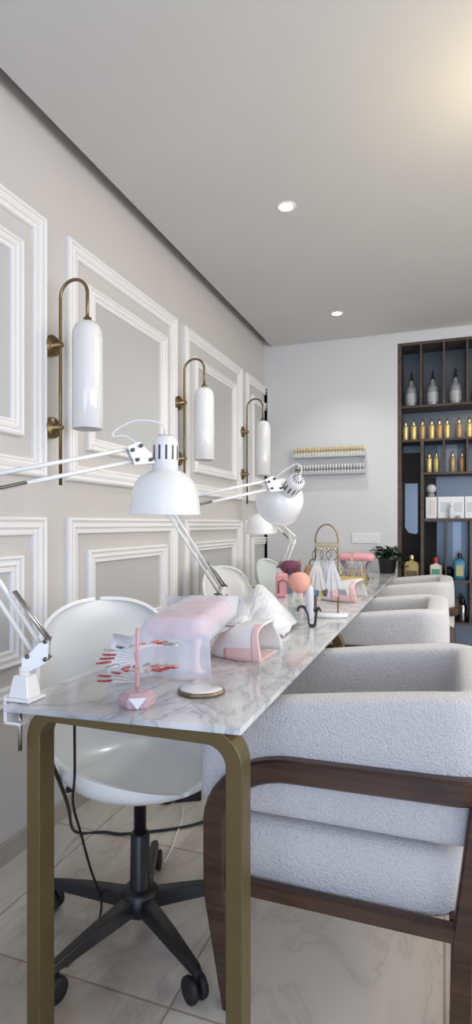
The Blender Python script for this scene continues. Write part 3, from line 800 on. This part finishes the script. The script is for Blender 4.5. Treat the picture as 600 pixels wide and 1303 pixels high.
# pink organiser and tan pouch at the back
t = thing('pink_organizer', 'pink box organizer behind the dust brushes at the table edge', 'organizer', (-.735, 2.72, ZS), .1)
b = MB(); b.box((0, 0, .055), (.075, .10, .11)); b.build('box', 'pinkl', t, bevel=.008)
b = MB(); b.tube([(.025, -.052, .02), (.025, -.056, .075), (.0, -.056, .085), (-.02, -.056, .075), (-.02, -.052, .02)], .003, 8); b.build('gold_handle', 'brass', t)
t = thing('tan_pouch', 'small tan leather pouch with a black loop handle', 'pouch', (-.700, 3.20, ZS), .1)
b = MB(); rows = [rrow(0, 0, .046, .022, 0, .5), rrow(0, 0, .050, .026, .02, .5), rrow(0, 0, .048, .024, .09, .5), rrow(0, 0, .036, .014, .118, .5), rrow(0, 0, .02, .006, .122, .5)]
b.grid(rows); b.add(rows[0][:-1], [tuple(range(40))]); b.add(rows[-1][:-1], [tuple(range(40))]); b.build('body', 'tan', t)
MB().tube([(-.020*math.cos(a), 0, .118+.036*math.sin(a)) for a in [PI*i/12 for i in range(13)]], .003, 8).build('loop_handle', 'black', t)
t = thing('makeup_brush', 'slim makeup brush with tan head leaning beside the tan pouch', 'brush', (-.775, 3.20, ZS))
MB().lathe([(.004, 0), (.006, .05), (.005, .10)], 12).build('handle', 'black', t); MB().lathe([(.006, .10), (.009, .12), (.008, .14), (.001, .155)], 12).build('brush_head', 'tan', t)

# gold hook stand with nail swatch rings
t = thing('swatch_hook_stand', 'arched gold hook stand on an oval white marble foot', 'display stand', (-.425, 2.19, ZS), .10)
MB().lathe([(.001, 0), (.078, 0), (.082, .003), (.082, .012), (.079, .014), (.001, .014)], 40, sy=.62).build('marble_foot', 'stonewhite', t)
HW = .043
b = MB(); pts = [(-HW, 0, .012), (-HW, 0, .29)]+[(-HW*math.cos(a), 0, .29+.062*math.sin(a)) for a in [PI*i/16 for i in range(17)]]+[(HW, 0, .29), (HW, 0, .012)]
b.tube(pts, .0030, 10); b.build('arched_frame', 'brass', t)
MB().box((0, 0, .272), (2*HW+.006, .006, .020)).build('hook_bar', 'brass', t, bevel=.001)
for k in range(6):
    x = -HW+.010+k*.0135
    MB().tube([(x, -.003, .270), (x, -.010, .262), (x, -.012, .250), (x, -.006, .244), (x, .0, .249)], .0016, 8).build('hook', 'goldc', t)
def swatch_ring(loc, label, fan, cols, r0=.021):
    t = thing('swatch_ring', label, 'nail swatches', loc, .10, None)
    MB().tube([(r0*math.cos(a), 0, r0*math.sin(a)) for a in [2*PI*i/20 for i in range(20)]], .0016, 8, closed=True).build('ring', 'steel', t)
    n = len(cols)
    for k, c in enumerate(cols):
        a = fan[0]+(fan[1]-fan[0])*k/max(1, n-1)
        R = Matrix.Translation((0, (k % 3-1)*.004-.004, -.012)) @ Matrix.Rotation(a, 4, 'Y')
        ln = .142+.010*((k*7) % 5)/5
        st = MB().add([(-.003, 0, 0), (.003, 0, 0), (.0055, 0, -ln+.022), (-.0045, 0, -ln+.022)], [(0, 1, 2, 3)], False, R).build('swatch_stick', 'ivory' if k % 2 else 'clearstick', t, solid=.0012)
        MB().add([(-.005, 0, -ln+.024), (.005, 0, -ln+.024), (.0058, 0, -ln+.008), (.003, 0, -ln), (-.003, 0, -ln), (-.0058, 0, -ln+.008)], [(0, 1, 2, 3, 4, 5)], False, R).build('painted_tip', c, st, solid=.002)
swatch_ring((-.455, 2.168, ZS+.236), 'ring of ivory swatch sticks tipped maroon, blue and yellow on the gold stand', (.40, -.26), ['maroon', 'maroon', 'maroon', 'blue', 'blue', 'pale', 'blue', 'yellow', 'yellow', 'darkpol', 'nude'])
swatch_ring((-.432, 2.205, ZS+.236), 'ring of ivory and grey swatch sticks behind the two front rings', (.24, -.30), ['nude', 'silver', 'nude', 'grey', 'darkpol', 'nude', 'silver', 'grey', 'pale'])
swatch_ring((-.402, 2.173, ZS+.236), 'ring of clear and black swatch sticks tipped pink on the gold stand', (.16, -.36), ['darkpol', 'pinks', 'pink', 'pinks', 'pinks', 'pink', 'grey', 'grey'])

# far pink arm rest with gold caddy
t = thing('arm_rest', 'pink padded arm rest on dark curved legs at the far end of the table', 'arm rest', (-.535, 3.75, ZS)); t.scale = (.80, 1, 1)
b = MB(); rows = [rrow(0, 0, .125, .055, .118), rrow(0, 0, .142, .068, .125), rrow(0, 0, .146, .072, .140), rrow(0, 0, .140, .068, .154), rrow(0, 0, .11, .05, .164), rrow(0, 0, .001, .001, .168)]
b.grid(rows); b.add(rows[0][:-1], [tuple(range(40))]); b.build('cushion', 'pinkl', t)
for s in (-1, 1):
    MB().tube(smooth_path([(s*.118, 0, .120), (s*.085, 0, .07), (s*.10, 0, .02), (s*.112, 0, .006)], 5), [.018]*5+[.012]*5+[.016]*6, 12).build('leg', 'grey', t)
    MB().lathe([(.026, 0), (.027, .004), (.014, .010)], 18, (s*.108, 0, 0)).build('foot', 'chrome', t)
t = thing('tool_caddy', 'small gold wire caddy of tools in front of the far pink arm rest', 'caddy', (-.530, 3.52, ZS), 0)
b = MB(); 
for z in (.004, .075): b.box((0, -.045, z), (.17, .005, .006)); b.box((0, .045, z), (.17, .005, .006)); b.box((-.085, 0, z), (.005, .09, .006)); b.box((.085, 0, z), (.005, .09, .006))
for x in (-.085, .085):
    for y in (-.045, .045): b.box((x, y, .04), (.007, .007, .078))
b.build('frame', 'goldc', t)
b = MB(); b.box((0, -.045, .022), (.166, .002, .034)); b.box((0, .045, .022), (.166, .002, .034)); b.box((0, 0, .003), (.166, .088, .003)); b.build('panel', 'goldb', t)
b = MB(); b.tube([(0, 0, .004), (0, 0, .168)], .0024, 8); b.box((0, 0, .175), (.034, .010, .016)); b.build('handle', 'goldc', t)
for k, (x, y, dx, m, h) in enumerate([(-.06, -.01, -.02, 'chrome', .125), (-.04, .01, .02, 'grey', .12), (-.02, -.02, .03, 'chrome', .13), (.02, 0, .03, 'silver', .13), (.035, .01, .045, 'chrome', .12), (.06, -.01, .0, 'pinks', .11)]):
    o = MB().lathe([(.003, .005), (.0045, .05), (.0035, h-.01), (.001, h)], 10, (0, 0, 0), (dx, 0, .12)).build('manicure_tool', m, None)
    tag(o, 'slim manicure tool standing in the small gold caddy', 'manicure tool', 'manicure tools in the gold caddy', (-.530+x, 3.52+y, ZS+.002))

# potted plant at the far end
t = thing('potted_plant', 'dark leafy plant in a black pot at the far end of the table', 'plant', (-.385, 4.25, ZS))
MB().lathe([(.050, 0), (.054, .003), (.066, .095), (.070, .098), (.070, .112), (.064, .112), (.060, .10), (.001, .098)], 28).build('pot', 'black', t)
MB().lathe([(.001, .102), (.063, .100)], 20, cap=False).build('soil', 'soil', t)
rnd = random.Random(3)
b = MB(); st = MB()
for k in range(80):
    a = rnd.uniform(0, 2*PI); out = rnd.uniform(.02, .13); hh = rnd.uniform(.10, .19)
    if math.cos(a) > .3 and rnd.random() < .65: out = rnd.uniform(.08, .13); hh = rnd.uniform(.0, .12)
    e = V((out*math.cos(a), out*math.sin(a)*.6, hh)); s0 = V((rnd.uniform(-.03, .03), rnd.uniform(-.03, .03), .10))
    if e.z < .1 and math.hypot(e.x, e.y/1) < .08: e.x = .095
    m_ = (s0+e)/2+V((0, 0, .035)); st.tube(smooth_path([s0, m_, e], 4), .0012, 5)
    for q in range(3):
        p = s0.lerp(e, .55+.2*q)+V((0, 0, .018*(2-q))); d = V((math.cos(a+rnd.uniform(-1, 1)), math.sin(a+rnd.uniform(-1, 1)), rnd.uniform(-.5, .5))).normalized()
        if math.hypot(p.x, p.y) < .075 and p.z < .115: continue
        w = d.cross(V((0, 0, 1))).normalized()*.013; ln = rnd.uniform(.032, .050); up = V((0, 0, .004))
        b.add([p, p+d*ln*.35+w+up, p+d*ln*.75+w*.7+up, p+d*ln, p+d*ln*.75-w*.7+up, p+d*ln*.35-w+up], [(0, 1, 2, 3, 4, 5)], False)
st.build('stems', 'leaf', t); b.build('foliage', 'leaf', t)

# small black and pink things seen over the arm rest
t = thing('hair_clip', 'small black and pink clip lying behind the sheet covered arm rest', 'clip', (-.745, 1.90, ZS))
MB().box((0, 0, .035), (.010, .05, .07)).build('support', 'white', t, bevel=.002)
b = MB(); b.tube([(-.03, 0, .085), (.02, 0, .072)], .006, 8); b.tube([(-.012, 0, .078), (-.015, 0, .055)], .005, 8); b.build('clip_arm', 'black', t)
MB().ball((.022, 0, .080), .012, 12, 8).build('pink_grip', 'pinks', t)

# ------------------------------------------------------------------ nail polish wall rack
t = thing('wall_rack', 'two tier clear rack of small polish bottles on the back wall', 'wall rack', (-.842, YB, 1.50))
b = MB()
for z in (.010, .142):
    b.box((0, -.031, z), (.56, .060, .004)); 
b.build('shelf', 'sheer', t)
b = MB()
for z in (.024, .156): b.box((0, -.060, z), (.56, .003, .026))
b.build('front_lip', 'clear', t)
for q in (-.2795, .2795): MB().box((q, -.031, .10), (.003, .06, .20)).build('side_panel', 'clear', t)
b = MB(); b.box((0, -.002, .10), (.56, .003, .20)); b.build('back_panel', 'clear', t)
def polish(m_cap, m_body):
    t = thing('polish_bottle', '', 'nail polish', (0, 0, 0))
    MB().lathe([(.0095, 0), (.0105, .002), (.0105, .034), (.006, .040), (.006, .042)], 12).build('bottle', m_body, t)
    MB().lathe([(.0075, .041), (.0075, .070), (.0055, .074)], 10).build('cap', m_cap, t)
    return t
pa = polish('goldb', 'cream'); pb = polish('lampw', 'silver')
for row, (src, z, lab, grp) in enumerate(((pa, 1.6445, 'tiny gold capped polish bottle on the upper tier of the wall rack', 'gold capped polish bottles, upper tier'), (pb, 1.5125, 'tiny white capped silvery polish bottle on the lower tier of the wall rack', 'white capped polish bottles, lower tier'))):
    for k in range(24):
        p = (-.842-.262+.0228*k, YB-.036, z)
        if row == 1 and k == 0: continue
        if (row == 0 and k == 0) or (row == 1 and k == 1): src.location = p; o = src
        else: o = dup(src, p)
        o['label'] = lab; o['group'] = grp
o = MB().lathe([(.012, 0), (.019, .006), (.021, .020), (.018, .034), (.008, .040), (.001, .041)], 18).build('round_cap_jar', 'black', None)
tag(o, 'round black jar at the left end of the wall rack lower tier', 'jar', None, (-1.090, YB-.036, 1.5125))
# sockets
t = thing('wall_socket', 'row of three round white wall sockets above the far table end', 'socket', (-.565, YB, 1.015))
MB().box((0, -.004, 0), (.21, .008, .078)).build('socket_plate', 'socket', t, bevel=.002)
for k in (-1, 0, 1):
    f = MB().lathe([(.027, .004), (.027, .010), (.022, .010), (.020, .005), (.001, .005)], 24, (k*.066, 0, 0), (0, -1, 0)).build('socket_face', 'socket', t)
    MB().lathe([(.0025, .0051), (.0025, .0056)], 8, (k*.066-.007, 0, 0), (0, -1, 0)).lathe([(.0025, .0051), (.0025, .0056)], 8, (k*.066+.007, 0, 0), (0, -1, 0)).build('pin_hole', 'slot', f)

# ------------------------------------------------------------------ dark display shelving in the niche
SY0, SY1 = YB-.004, YB+.245
t = thing('display_shelving', 'tall dark wooden display shelving with smoky glass back', 'shelving', (0, YB, 0))
def l2(x, y, z): return (x, y-YB, z)
b = MB(); W_ = .018; x0s, x1s = NX0+.003, NX1-.003
b.bx(l2(x0s, SY0, 0), l2(x0s+W_+.006, SY1, NZ1-.003)); b.bx(l2(x1s-W_, SY0, 0), l2(x1s, SY1, NZ1-.003)); b.bx(l2(x0s+W_, SY0, NZ1-.003-W_), l2(x1s-W_, SY1, NZ1-.003)); b.bx(l2(x0s+W_, SY0, 0), l2(x1s-W_, SY1, .06))
b.build('carcass', 'shelfwood', t)
def shelf(z, xa, xb): MB().bx(l2(xa, SY0+.003, z-.016), l2(xb, SY1-.008, z)).build('shelf', 'shelfwood', t)
def div(x, za, zb, w=.014): MB().bx(l2(x-w/2, SY0+.002, za), l2(x+w/2, SY1-.008, zb)).build('divider', 'shelfwood', t)
XI0, XI1 = x0s+W_+.006, x1s-W_
dv = [-.163, -.004, .155, .314, .473, .632, .79]
shelf(2.005, XI0, XI1); shelf(1.752, XI0, XI1); shelf(1.505, -.148, XI1); shelf(1.163, -.148, XI1); shelf(.715, -.148, XI1); shelf(.407, XI0, XI1)
for x in dv: div(x, 2.005, NZ1-.02)
for x in dv: 
    if x > -.1: div(x, 1.505, 1.736)
div(-.155, .407, 1.736, .022)
for x in (.011,): div(x, .715, 1.147, .010)
for x in (.176, .473, .79): div(x, .407, 1.147, .014)
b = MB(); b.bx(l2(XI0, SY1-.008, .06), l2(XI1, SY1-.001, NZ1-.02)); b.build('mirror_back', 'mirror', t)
# mirror reflections of a brown doorway and pale window, painted as flat panels
for q in ((XI0, .64, -.168, 1.68), (-.142, .72, -.055, 1.14), (-.142, 1.165, -.06, 1.485)): MB().bx(l2(q[0], SY1-.012, q[1]), l2(q[2], SY1-.0085, q[3])).build('door_reflection_panel', 'doorrefl', t)
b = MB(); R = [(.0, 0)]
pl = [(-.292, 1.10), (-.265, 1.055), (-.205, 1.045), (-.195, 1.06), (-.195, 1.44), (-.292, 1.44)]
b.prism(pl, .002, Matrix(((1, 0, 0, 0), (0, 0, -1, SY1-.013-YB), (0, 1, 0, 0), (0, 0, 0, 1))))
b.build('pale_reflection_panel', 'palerefl', t)
for q in ((.06, .72, .12, 1.14), (-.05, 1.52, -.012, 1.73), (.01, 1.52, .09, 1.73)): MB().bx(l2(q[0], SY1-.012, q[1]), l2(q[2], SY1-.0085, q[3])).build('pale_reflection_panel', 'palerefl', t)
YS = YB+.085
# large pump bottles
def pump_bottle():
    t = thing('pump_bottle', '', 'bottle', (0, 0, 0))
    MB().lathe([(.040, 0), (.044, .004), (.045, .02), (.045, .128), (.040, .145), (.024, .160), (.017, .180), (.016, .202)], 24).build('bottle_body', 'pump', t)
    p = MB().lathe([(.015, .200), (.015, .218), (.006, .220), (.006, .236)], 16)
    p.tube([(0, 0, .236), (0, 0, .244), (.0, -.030, .244)], .005, 8); p.build('pump_head', 'black', t)
    b = MB(); b.lathe([(.0455, .030), (.0455, .10)], 24, cap=False); b.build('paper_label', 'pumpblue', t)
    MB().lathe([(.0090, .238), (.0095, .252), (.006, .256), (.005, .272), (.001, .274)], 12).build('silver_tip', 'chrome', t)
    return t
pm = pump_bottle(); first = True
xs = [-.235, -.083, .077, .235, .394, .553]
labs = ['grey pump bottle on the top shelf, in the leftmost cell', 'grey pump bottle on the top shelf, in the second cell from the left', 'grey pump bottle on the top shelf, in the third cell from the left', 'grey pump bottle on the top shelf, cut by the right edge of the photo', None, None]
for x, lb in zip(xs[:4], labs):
    if first: pm.location = (x, YS, 2.005); o = pm; first = False
    else: o = dup(pm, (x, YS, 2.005))
    o['label'] = lb; o['group'] = 'grey pump bottles on the top shelf'
def dropper(mb):
    t = thing('serum_bottle', '', 'bottle', (0, 0, 0))
    MB().lathe([(.0190, 0), (.0208, .003), (.0208, .098), (.0195, .107), (.010, .114)], 18).build('bottle_body', mb, t)
    MB().lathe([(.0095, .113), (.0110, .116), (.0110, .138), (.0075, .142), (.0070, .154)], 14).build('cap', 'goldc', t)
    return t
dg, da = dropper('goldb'), dropper('amber'); used = {id(dg): 0, id(da): 0}
def place(src, p, label, group):
    if not used[id(src)]: used[id(src)] = 1; src.location = p; o = src
    else: o = dup(src, p)
    o['label'] = label; o['group'] = group
ords = ['first', 'second', 'third', 'fourth', 'fifth', 'sixth', 'seventh', 'eighth', 'ninth']
for k, (x, a) in enumerate([(-.278, 0), (-.218, 0), (-.156, 1), (-.090, 0), (-.036, 1), (.018, 0), (.100, 1), (.170, 0), (.228, 1)]):
    place(da if a else dg, (x, YS-.02, 1.752), ('amber' if a else 'gold')+' serum bottle, '+ords[k]+' from the left in the long bottle row', 'serum bottles in the long row on the second shelf')
for x, a, lb in [(-.108, 0, 'gold serum bottle on the third shelf, leftmost'), (-.055, 0, 'gold serum bottle on the third shelf, second from the left'), (.056, 1, 'amber serum bottle on the third shelf, third from the left'), (.122, 1, 'brownish amber serum bottle on the third shelf, near the right edge')]:
    place(da if a else dg, (x, YS-.02, 1.505), lb, 'serum bottles on the third shelf')
# cartons, ball jar, clear bottle
for k, (x, w, lb) in enumerate([(-.092, .078, 'narrow white carton with a cream front panel, leftmost on the carton shelf'), (.045, .182, 'wide white carton standing behind the small clear bottle'), (.225, .168, 'white carton at the right edge of the carton shelf')]):
    t = thing('white_carton', lb, 'box', (x, YS, 1.163), 0, 'white cartons on one shelf')
    MB().box((0, 0, .082), (w, .07, .160)).build('carton', 'boxw', t, bevel=.002)
    if k == 0: MB().box((.008, -.0365, .085), (.040, .002, .11)).build('front_panel', 'cream', t)
    else:
        b = MB(); b.box((-.045, -.0358, .085), (.055, .001, .07)); b.box((.05, -.0358, .085), (.06, .001, .07)); b.build('front_panel', 'boxp', t)
t = thing('ball_jar', 'white jar with a big round ball lid on top of the narrow carton', 'jar', (-.094, YS, 1.3255))
MB().lathe([(.020, 0), (.026, .004), (.026, .022), (.018, .028)], 22).build('jar_base', 'grey', t)
MB().ball((0, 0, .062), .036, 24, 16).build('ball_lid', 'boxp', t)
t = thing('clear_spray_bottle', 'small clear bottle with white cap before the wide carton', 'bottle', (.048, YB+.028, 1.163))
MB().lathe([(.018, 0), (.020, .003), (.020, .07), (.010, .082), (.009, .09)], 18).build('bottle_body', 'pale', t); MB().lathe([(.011, .088), (.011, .112), (.004, .114), (.004, .128)], 14).build('cap', 'boxw', t)
t = thing('small_tin', 'little grey tin beside the clear bottle on the carton shelf', 'tin', (.096, YB+.028, 1.163)); MB().lathe([(.014, 0), (.015, .002), (.015, .020), (.013, .023)], 18).build('tin_body', 'grey', t)
# big bottles of the lower shelf
t = thing('lotion_bottle', 'large square gold lotion bottle at the left, standing on the low shelf', 'bottle', (-.230, YB+.07, .4075))
MB().box((0, 0, .005), (.16, .11, .006)).build('foot', 'shelfwood', t) if False else None
def sqbottle(loc, w, d, h, neck, cap, mb, mc, ml, label, name='lotion_bottle', e=.35):
    t = thing(name, label, 'bottle', loc)
    b = MB(); R = [rrow(0, 0, w*.46, d*.46, 0, e, 32), rrow(0, 0, w*.5, d*.5, .005, e, 32), rrow(0, 0, w*.5, d*.5, h*.86, e, 32), rrow(0, 0, w*.42, d*.42, h*.95, e, 32), rrow(0, 0, w*.2, d*.3, h, .6, 32), rrow(0, 0, neck, neck, h+.003, 1, 32), rrow(0, 0, neck, neck, h+.012, 1, 32)]
    b.grid(R); b.add(R[0][:-1], [tuple(range(32))]); b.add(R[-1][:-1], [tuple(range(32))]); b.build('bottle_body', mb, t)
    MB().lathe([(neck*1.25, h+.010), (neck*1.3, h+.013), (neck*1.2, h+.013+cap), (neck*.9, h+.016+cap)], 18).build('cap', mc, t)
    MB().box((0, -d*.5-.0004, h*.43), (w*.62, .002, h*.5)).build('front_label', ml, t)
    return t
for o in [x for x in bpy.data.objects if x.name == 'lotion_bottle']: bpy.data.objects.remove(o)
sqbottle((-.232, YB+.06, .62), .118, .06, .225, .017, .030, 'goldbig', 'goldc', 'darklabel', 'large square gold lotion bottle with brown label on the lower left shelf')
MB_sh = MB().bx(l2(XI0, SY0+.003, .604), l2(-.166, SY1-.008, .620)).build('shelf', 'shelfwood', [o for o in bpy.data.objects if o.name == 'display_shelving'][0])
sqbottle((-.060, YB+.06, .7155), .088, .05, .110, .016, .036, 'cream', 'bred', 'green', 'squat cream bottle with green label and red cap on the lower shelf')
sqbottle((.105, YB+.06, .7155), .082, .05, .150, .012, .026, 'bblue', 'black', 'ylabel', 'blue bottle with olive yellow label on the lower shelf')
t = thing('round_compact', 'round dark compact standing upright between the cream and blue bottles', 'compact', (.034, YB+.155, .7155))
MB().lathe([(.001, 0), (.040, 0), (.042, .004), (.042, .014), (.001, .016)], 28, (0, 0, .0425), (0, -1, .05)).build('disc', 'black', t)
t = thing('spray_can', 'silver and black spray bottle on the lowest visible shelf', 'bottle', (.125, YB+.06, .4075))
MB().lathe([(.026, 0), (.028, .004), (.028, .115), (.018, .13)], 20).build('bottle_body', 'chrome', t); MB().lathe([(.018, .128), (.018, .165), (.010, .170), (.008, .185)], 16).build('cap', 'black', t)
t = thing('dark_plant', 'small dark leafy plant beside the silver spray bottle', 'plant', (.045, YB+.10, .4075))
MB().lathe([(.03, 0), (.038, .07), (.03, .07)], 16).build('pot', 'black', t)
b = MB(); rnd = random.Random(8)
for k in range(30):
    a = rnd.uniform(0, 2*PI); r = rnd.uniform(.01, .045); p = V((r*math.cos(a), r*math.sin(a), .07+rnd.uniform(0, .12))); d = V((math.cos(a), math.sin(a), 1)).normalized()*.035; w = V((-math.sin(a), math.cos(a), 0))*.010
    b.add([p, p+d*.5+w, p+d, p+d*.5-w], [(0, 1, 2, 3)], False)
b.tube([(0, 0, .06), (0, 0, .18)], .003, 6); b.build('foliage', 'leaf', t)

# ------------------------------------------------------------------ cables on the floor and under the table
def tubeobj(name, pts, r, m, label, cat):
    c = V(pts[0]); o = MB().tube([p-c for p in smooth_path(pts, 6)], r, 8).build(name, m, None); tag(o, label, cat, None, tuple(c)); return o
tubeobj('power_cable', [(-.838, 1.060, .655), (-.850, 1.085, .60), (-.885, 1.17, .50), (-1.04, 1.42, .29), (-1.20, 1.66, .08), (-1.23, 1.76, .0062), (-1.16, 1.795, .0062), (-1.08, 1.811, .0062), (-.912, 1.918, .0062), (-.80, 2.04, .0062), (-.70, 2.14, .0062)], .0050, 'rubber', 'black cable hanging from a plug under the table and looping along the floor', 'cable')
t = thing('cable_plug', 'black plug hanging under the front left corner of the table', 'plug', (-.838, 1.060, .655))
MB().lathe([(.006, 0), (.011, .012), (.013, .03), (.013, .048), (.009, .056)], 14).build('plug_body', 'rubber', t)
MB().tube([(0, 0, .05), (-.005, 0, .075), (0.0, .003, .0875)], .005, 8).build('plug_tail', 'rubber', t)
tubeobj('thin_cable', [(-.760, 1.06, .757), (-.775, 1.08, .70), (-.811, 1.131, .54), (-.833, 1.155, .458), (-.851, 1.212, .354), (-.869, 1.28, .224), (-.902, 1.375, .087), (-.935, 1.43, .0042), (-.905, 1.35, .0042), (-.90, 1.22, .0042)], .0032, 'rubber', 'thin black cord hanging straight down from under the marble top', 'cable')
t = thing('power_adapter', 'black plug adapter with cables on the floor behind the armchair', 'adapter', (-.985, 2.135, 0), .5)
MB().box((0, 0, .022), (.11, .05, .044)).build('adapter_body', 'rubber', t, bevel=.006)
MB().lathe([(.022, 0), (.026, .006), (.026, .04), (.020, .05)], 18, (-.085, -.01, 0)).build('round_plug', 'rubber', t)
MB().box((.03, 0, .054), (.045, .035, .020)).build('second_plug', 'black', t, bevel=.004)
tubeobj('white_cable', [(-.985, 2.075, .004), (-.957, 2.030, .004), (-.93, 1.96, .004), (-.905, 1.86, .004), (-.883, 1.78, .004), (-.87, 1.70, .004)], .003, 'lampw', 'thin white cable trailing from the black adapter across the floor', 'cable')

# ------------------------------------------------------------------ camera
cam = bpy.data.cameras.new('camera'); co = bpy.data.objects.new('camera', cam); COL.objects.link(co)
co.location = (0, 0, 1.125); co.rotation_euler = (PI/2, 0, math.atan(265/730))
cam.sensor_fit = 'HORIZONTAL'; cam.sensor_width = 36; cam.lens = 36*730/600
cam.shift_y = 15/600; cam.clip_start = .02
sc.camera = co

# ------------------------------------------------------------------ light
def area(name, loc, tgt, size, power, col, sy=None):
    l = bpy.data.lights.new(name, 'AREA'); l.energy = power; l.color = col; l.size = size
    if sy: l.shape = 'RECTANGLE'; l.size_y = sy
    o = bpy.data.objects.new(name, l); COL.objects.link(o); o.location = loc
    o.rotation_euler = (V(tgt)-V(loc)).to_track_quat('-Z', 'Y').to_euler(); return o
area('window_light', (XR-.05, 1.7, 1.5), (XW, 1.7, 1.2), 2.0, 40, (.97, .97, 1.), 1.5)
area('window_light_rear', (XR-.05, -.7, 1.5), (XW, .3, 1.2), 1.8, 24, (.80, .89, 1.), 1.5)
area('room_fill', (.9, -1.3, 2.35), (-.6, 2.2, .9), 1.6, 10, (1., .96, .92), 1.6)  # unseen area fill added behind the camera for overall brightness
area('door_light', (.1, YF+.05, 1.0), (-.1, 2.0, .75), 1.9, 44, (.46, .64, 1.), 1.9)
area('room_fill_far', (1.4, 2.9, 2.50), (1.2, 2.9, 0), 1.4, 32, (1., .93, .83), 1.4)  # unseen overhead fill added to brighten and warm the far end
area('ceiling_fill', (1.9, .6, 1.3), (1.5, 1.2, 2.6), 1.2, 20, (1., .95, .89), 1.2)  # unseen upward fill added to lift the ceiling, no fixture here
for x, y in ((-.671, 2.513), (-.689, 3.907)):
    s = bpy.data.lights.new('downlight_beam', 'SPOT'); s.energy = 18; s.spot_size = 1.9; s.spot_blend = .8; s.shadow_soft_size = .03; s.color = (.93, 1., .98)
    o = bpy.data.objects.new('downlight_beam', s); COL.objects.link(o); o.location = (x, y, ZC-.02)
p = bpy.data.lights.new('warm_lamp', 'POINT'); p.energy = 4.5; p.color = (1., .78, .40); p.shadow_soft_size = .12
o = bpy.data.objects.new('warm_lamp', p); COL.objects.link(o); o.location = (.25, 2.0, 2.25)

w = bpy.data.worlds.new('world'); sc.world = w; w.use_nodes = True
nt = w.node_tree; bg = nt.nodes['Background']; bg.inputs['Strength'].default_value = .9; bg.inputs['Color'].default_value = (.80, .88, 1, 1)
sc.view_settings.view_transform = 'Standard'; sc.view_settings.look = 'None'; sc.view_settings.exposure = 0
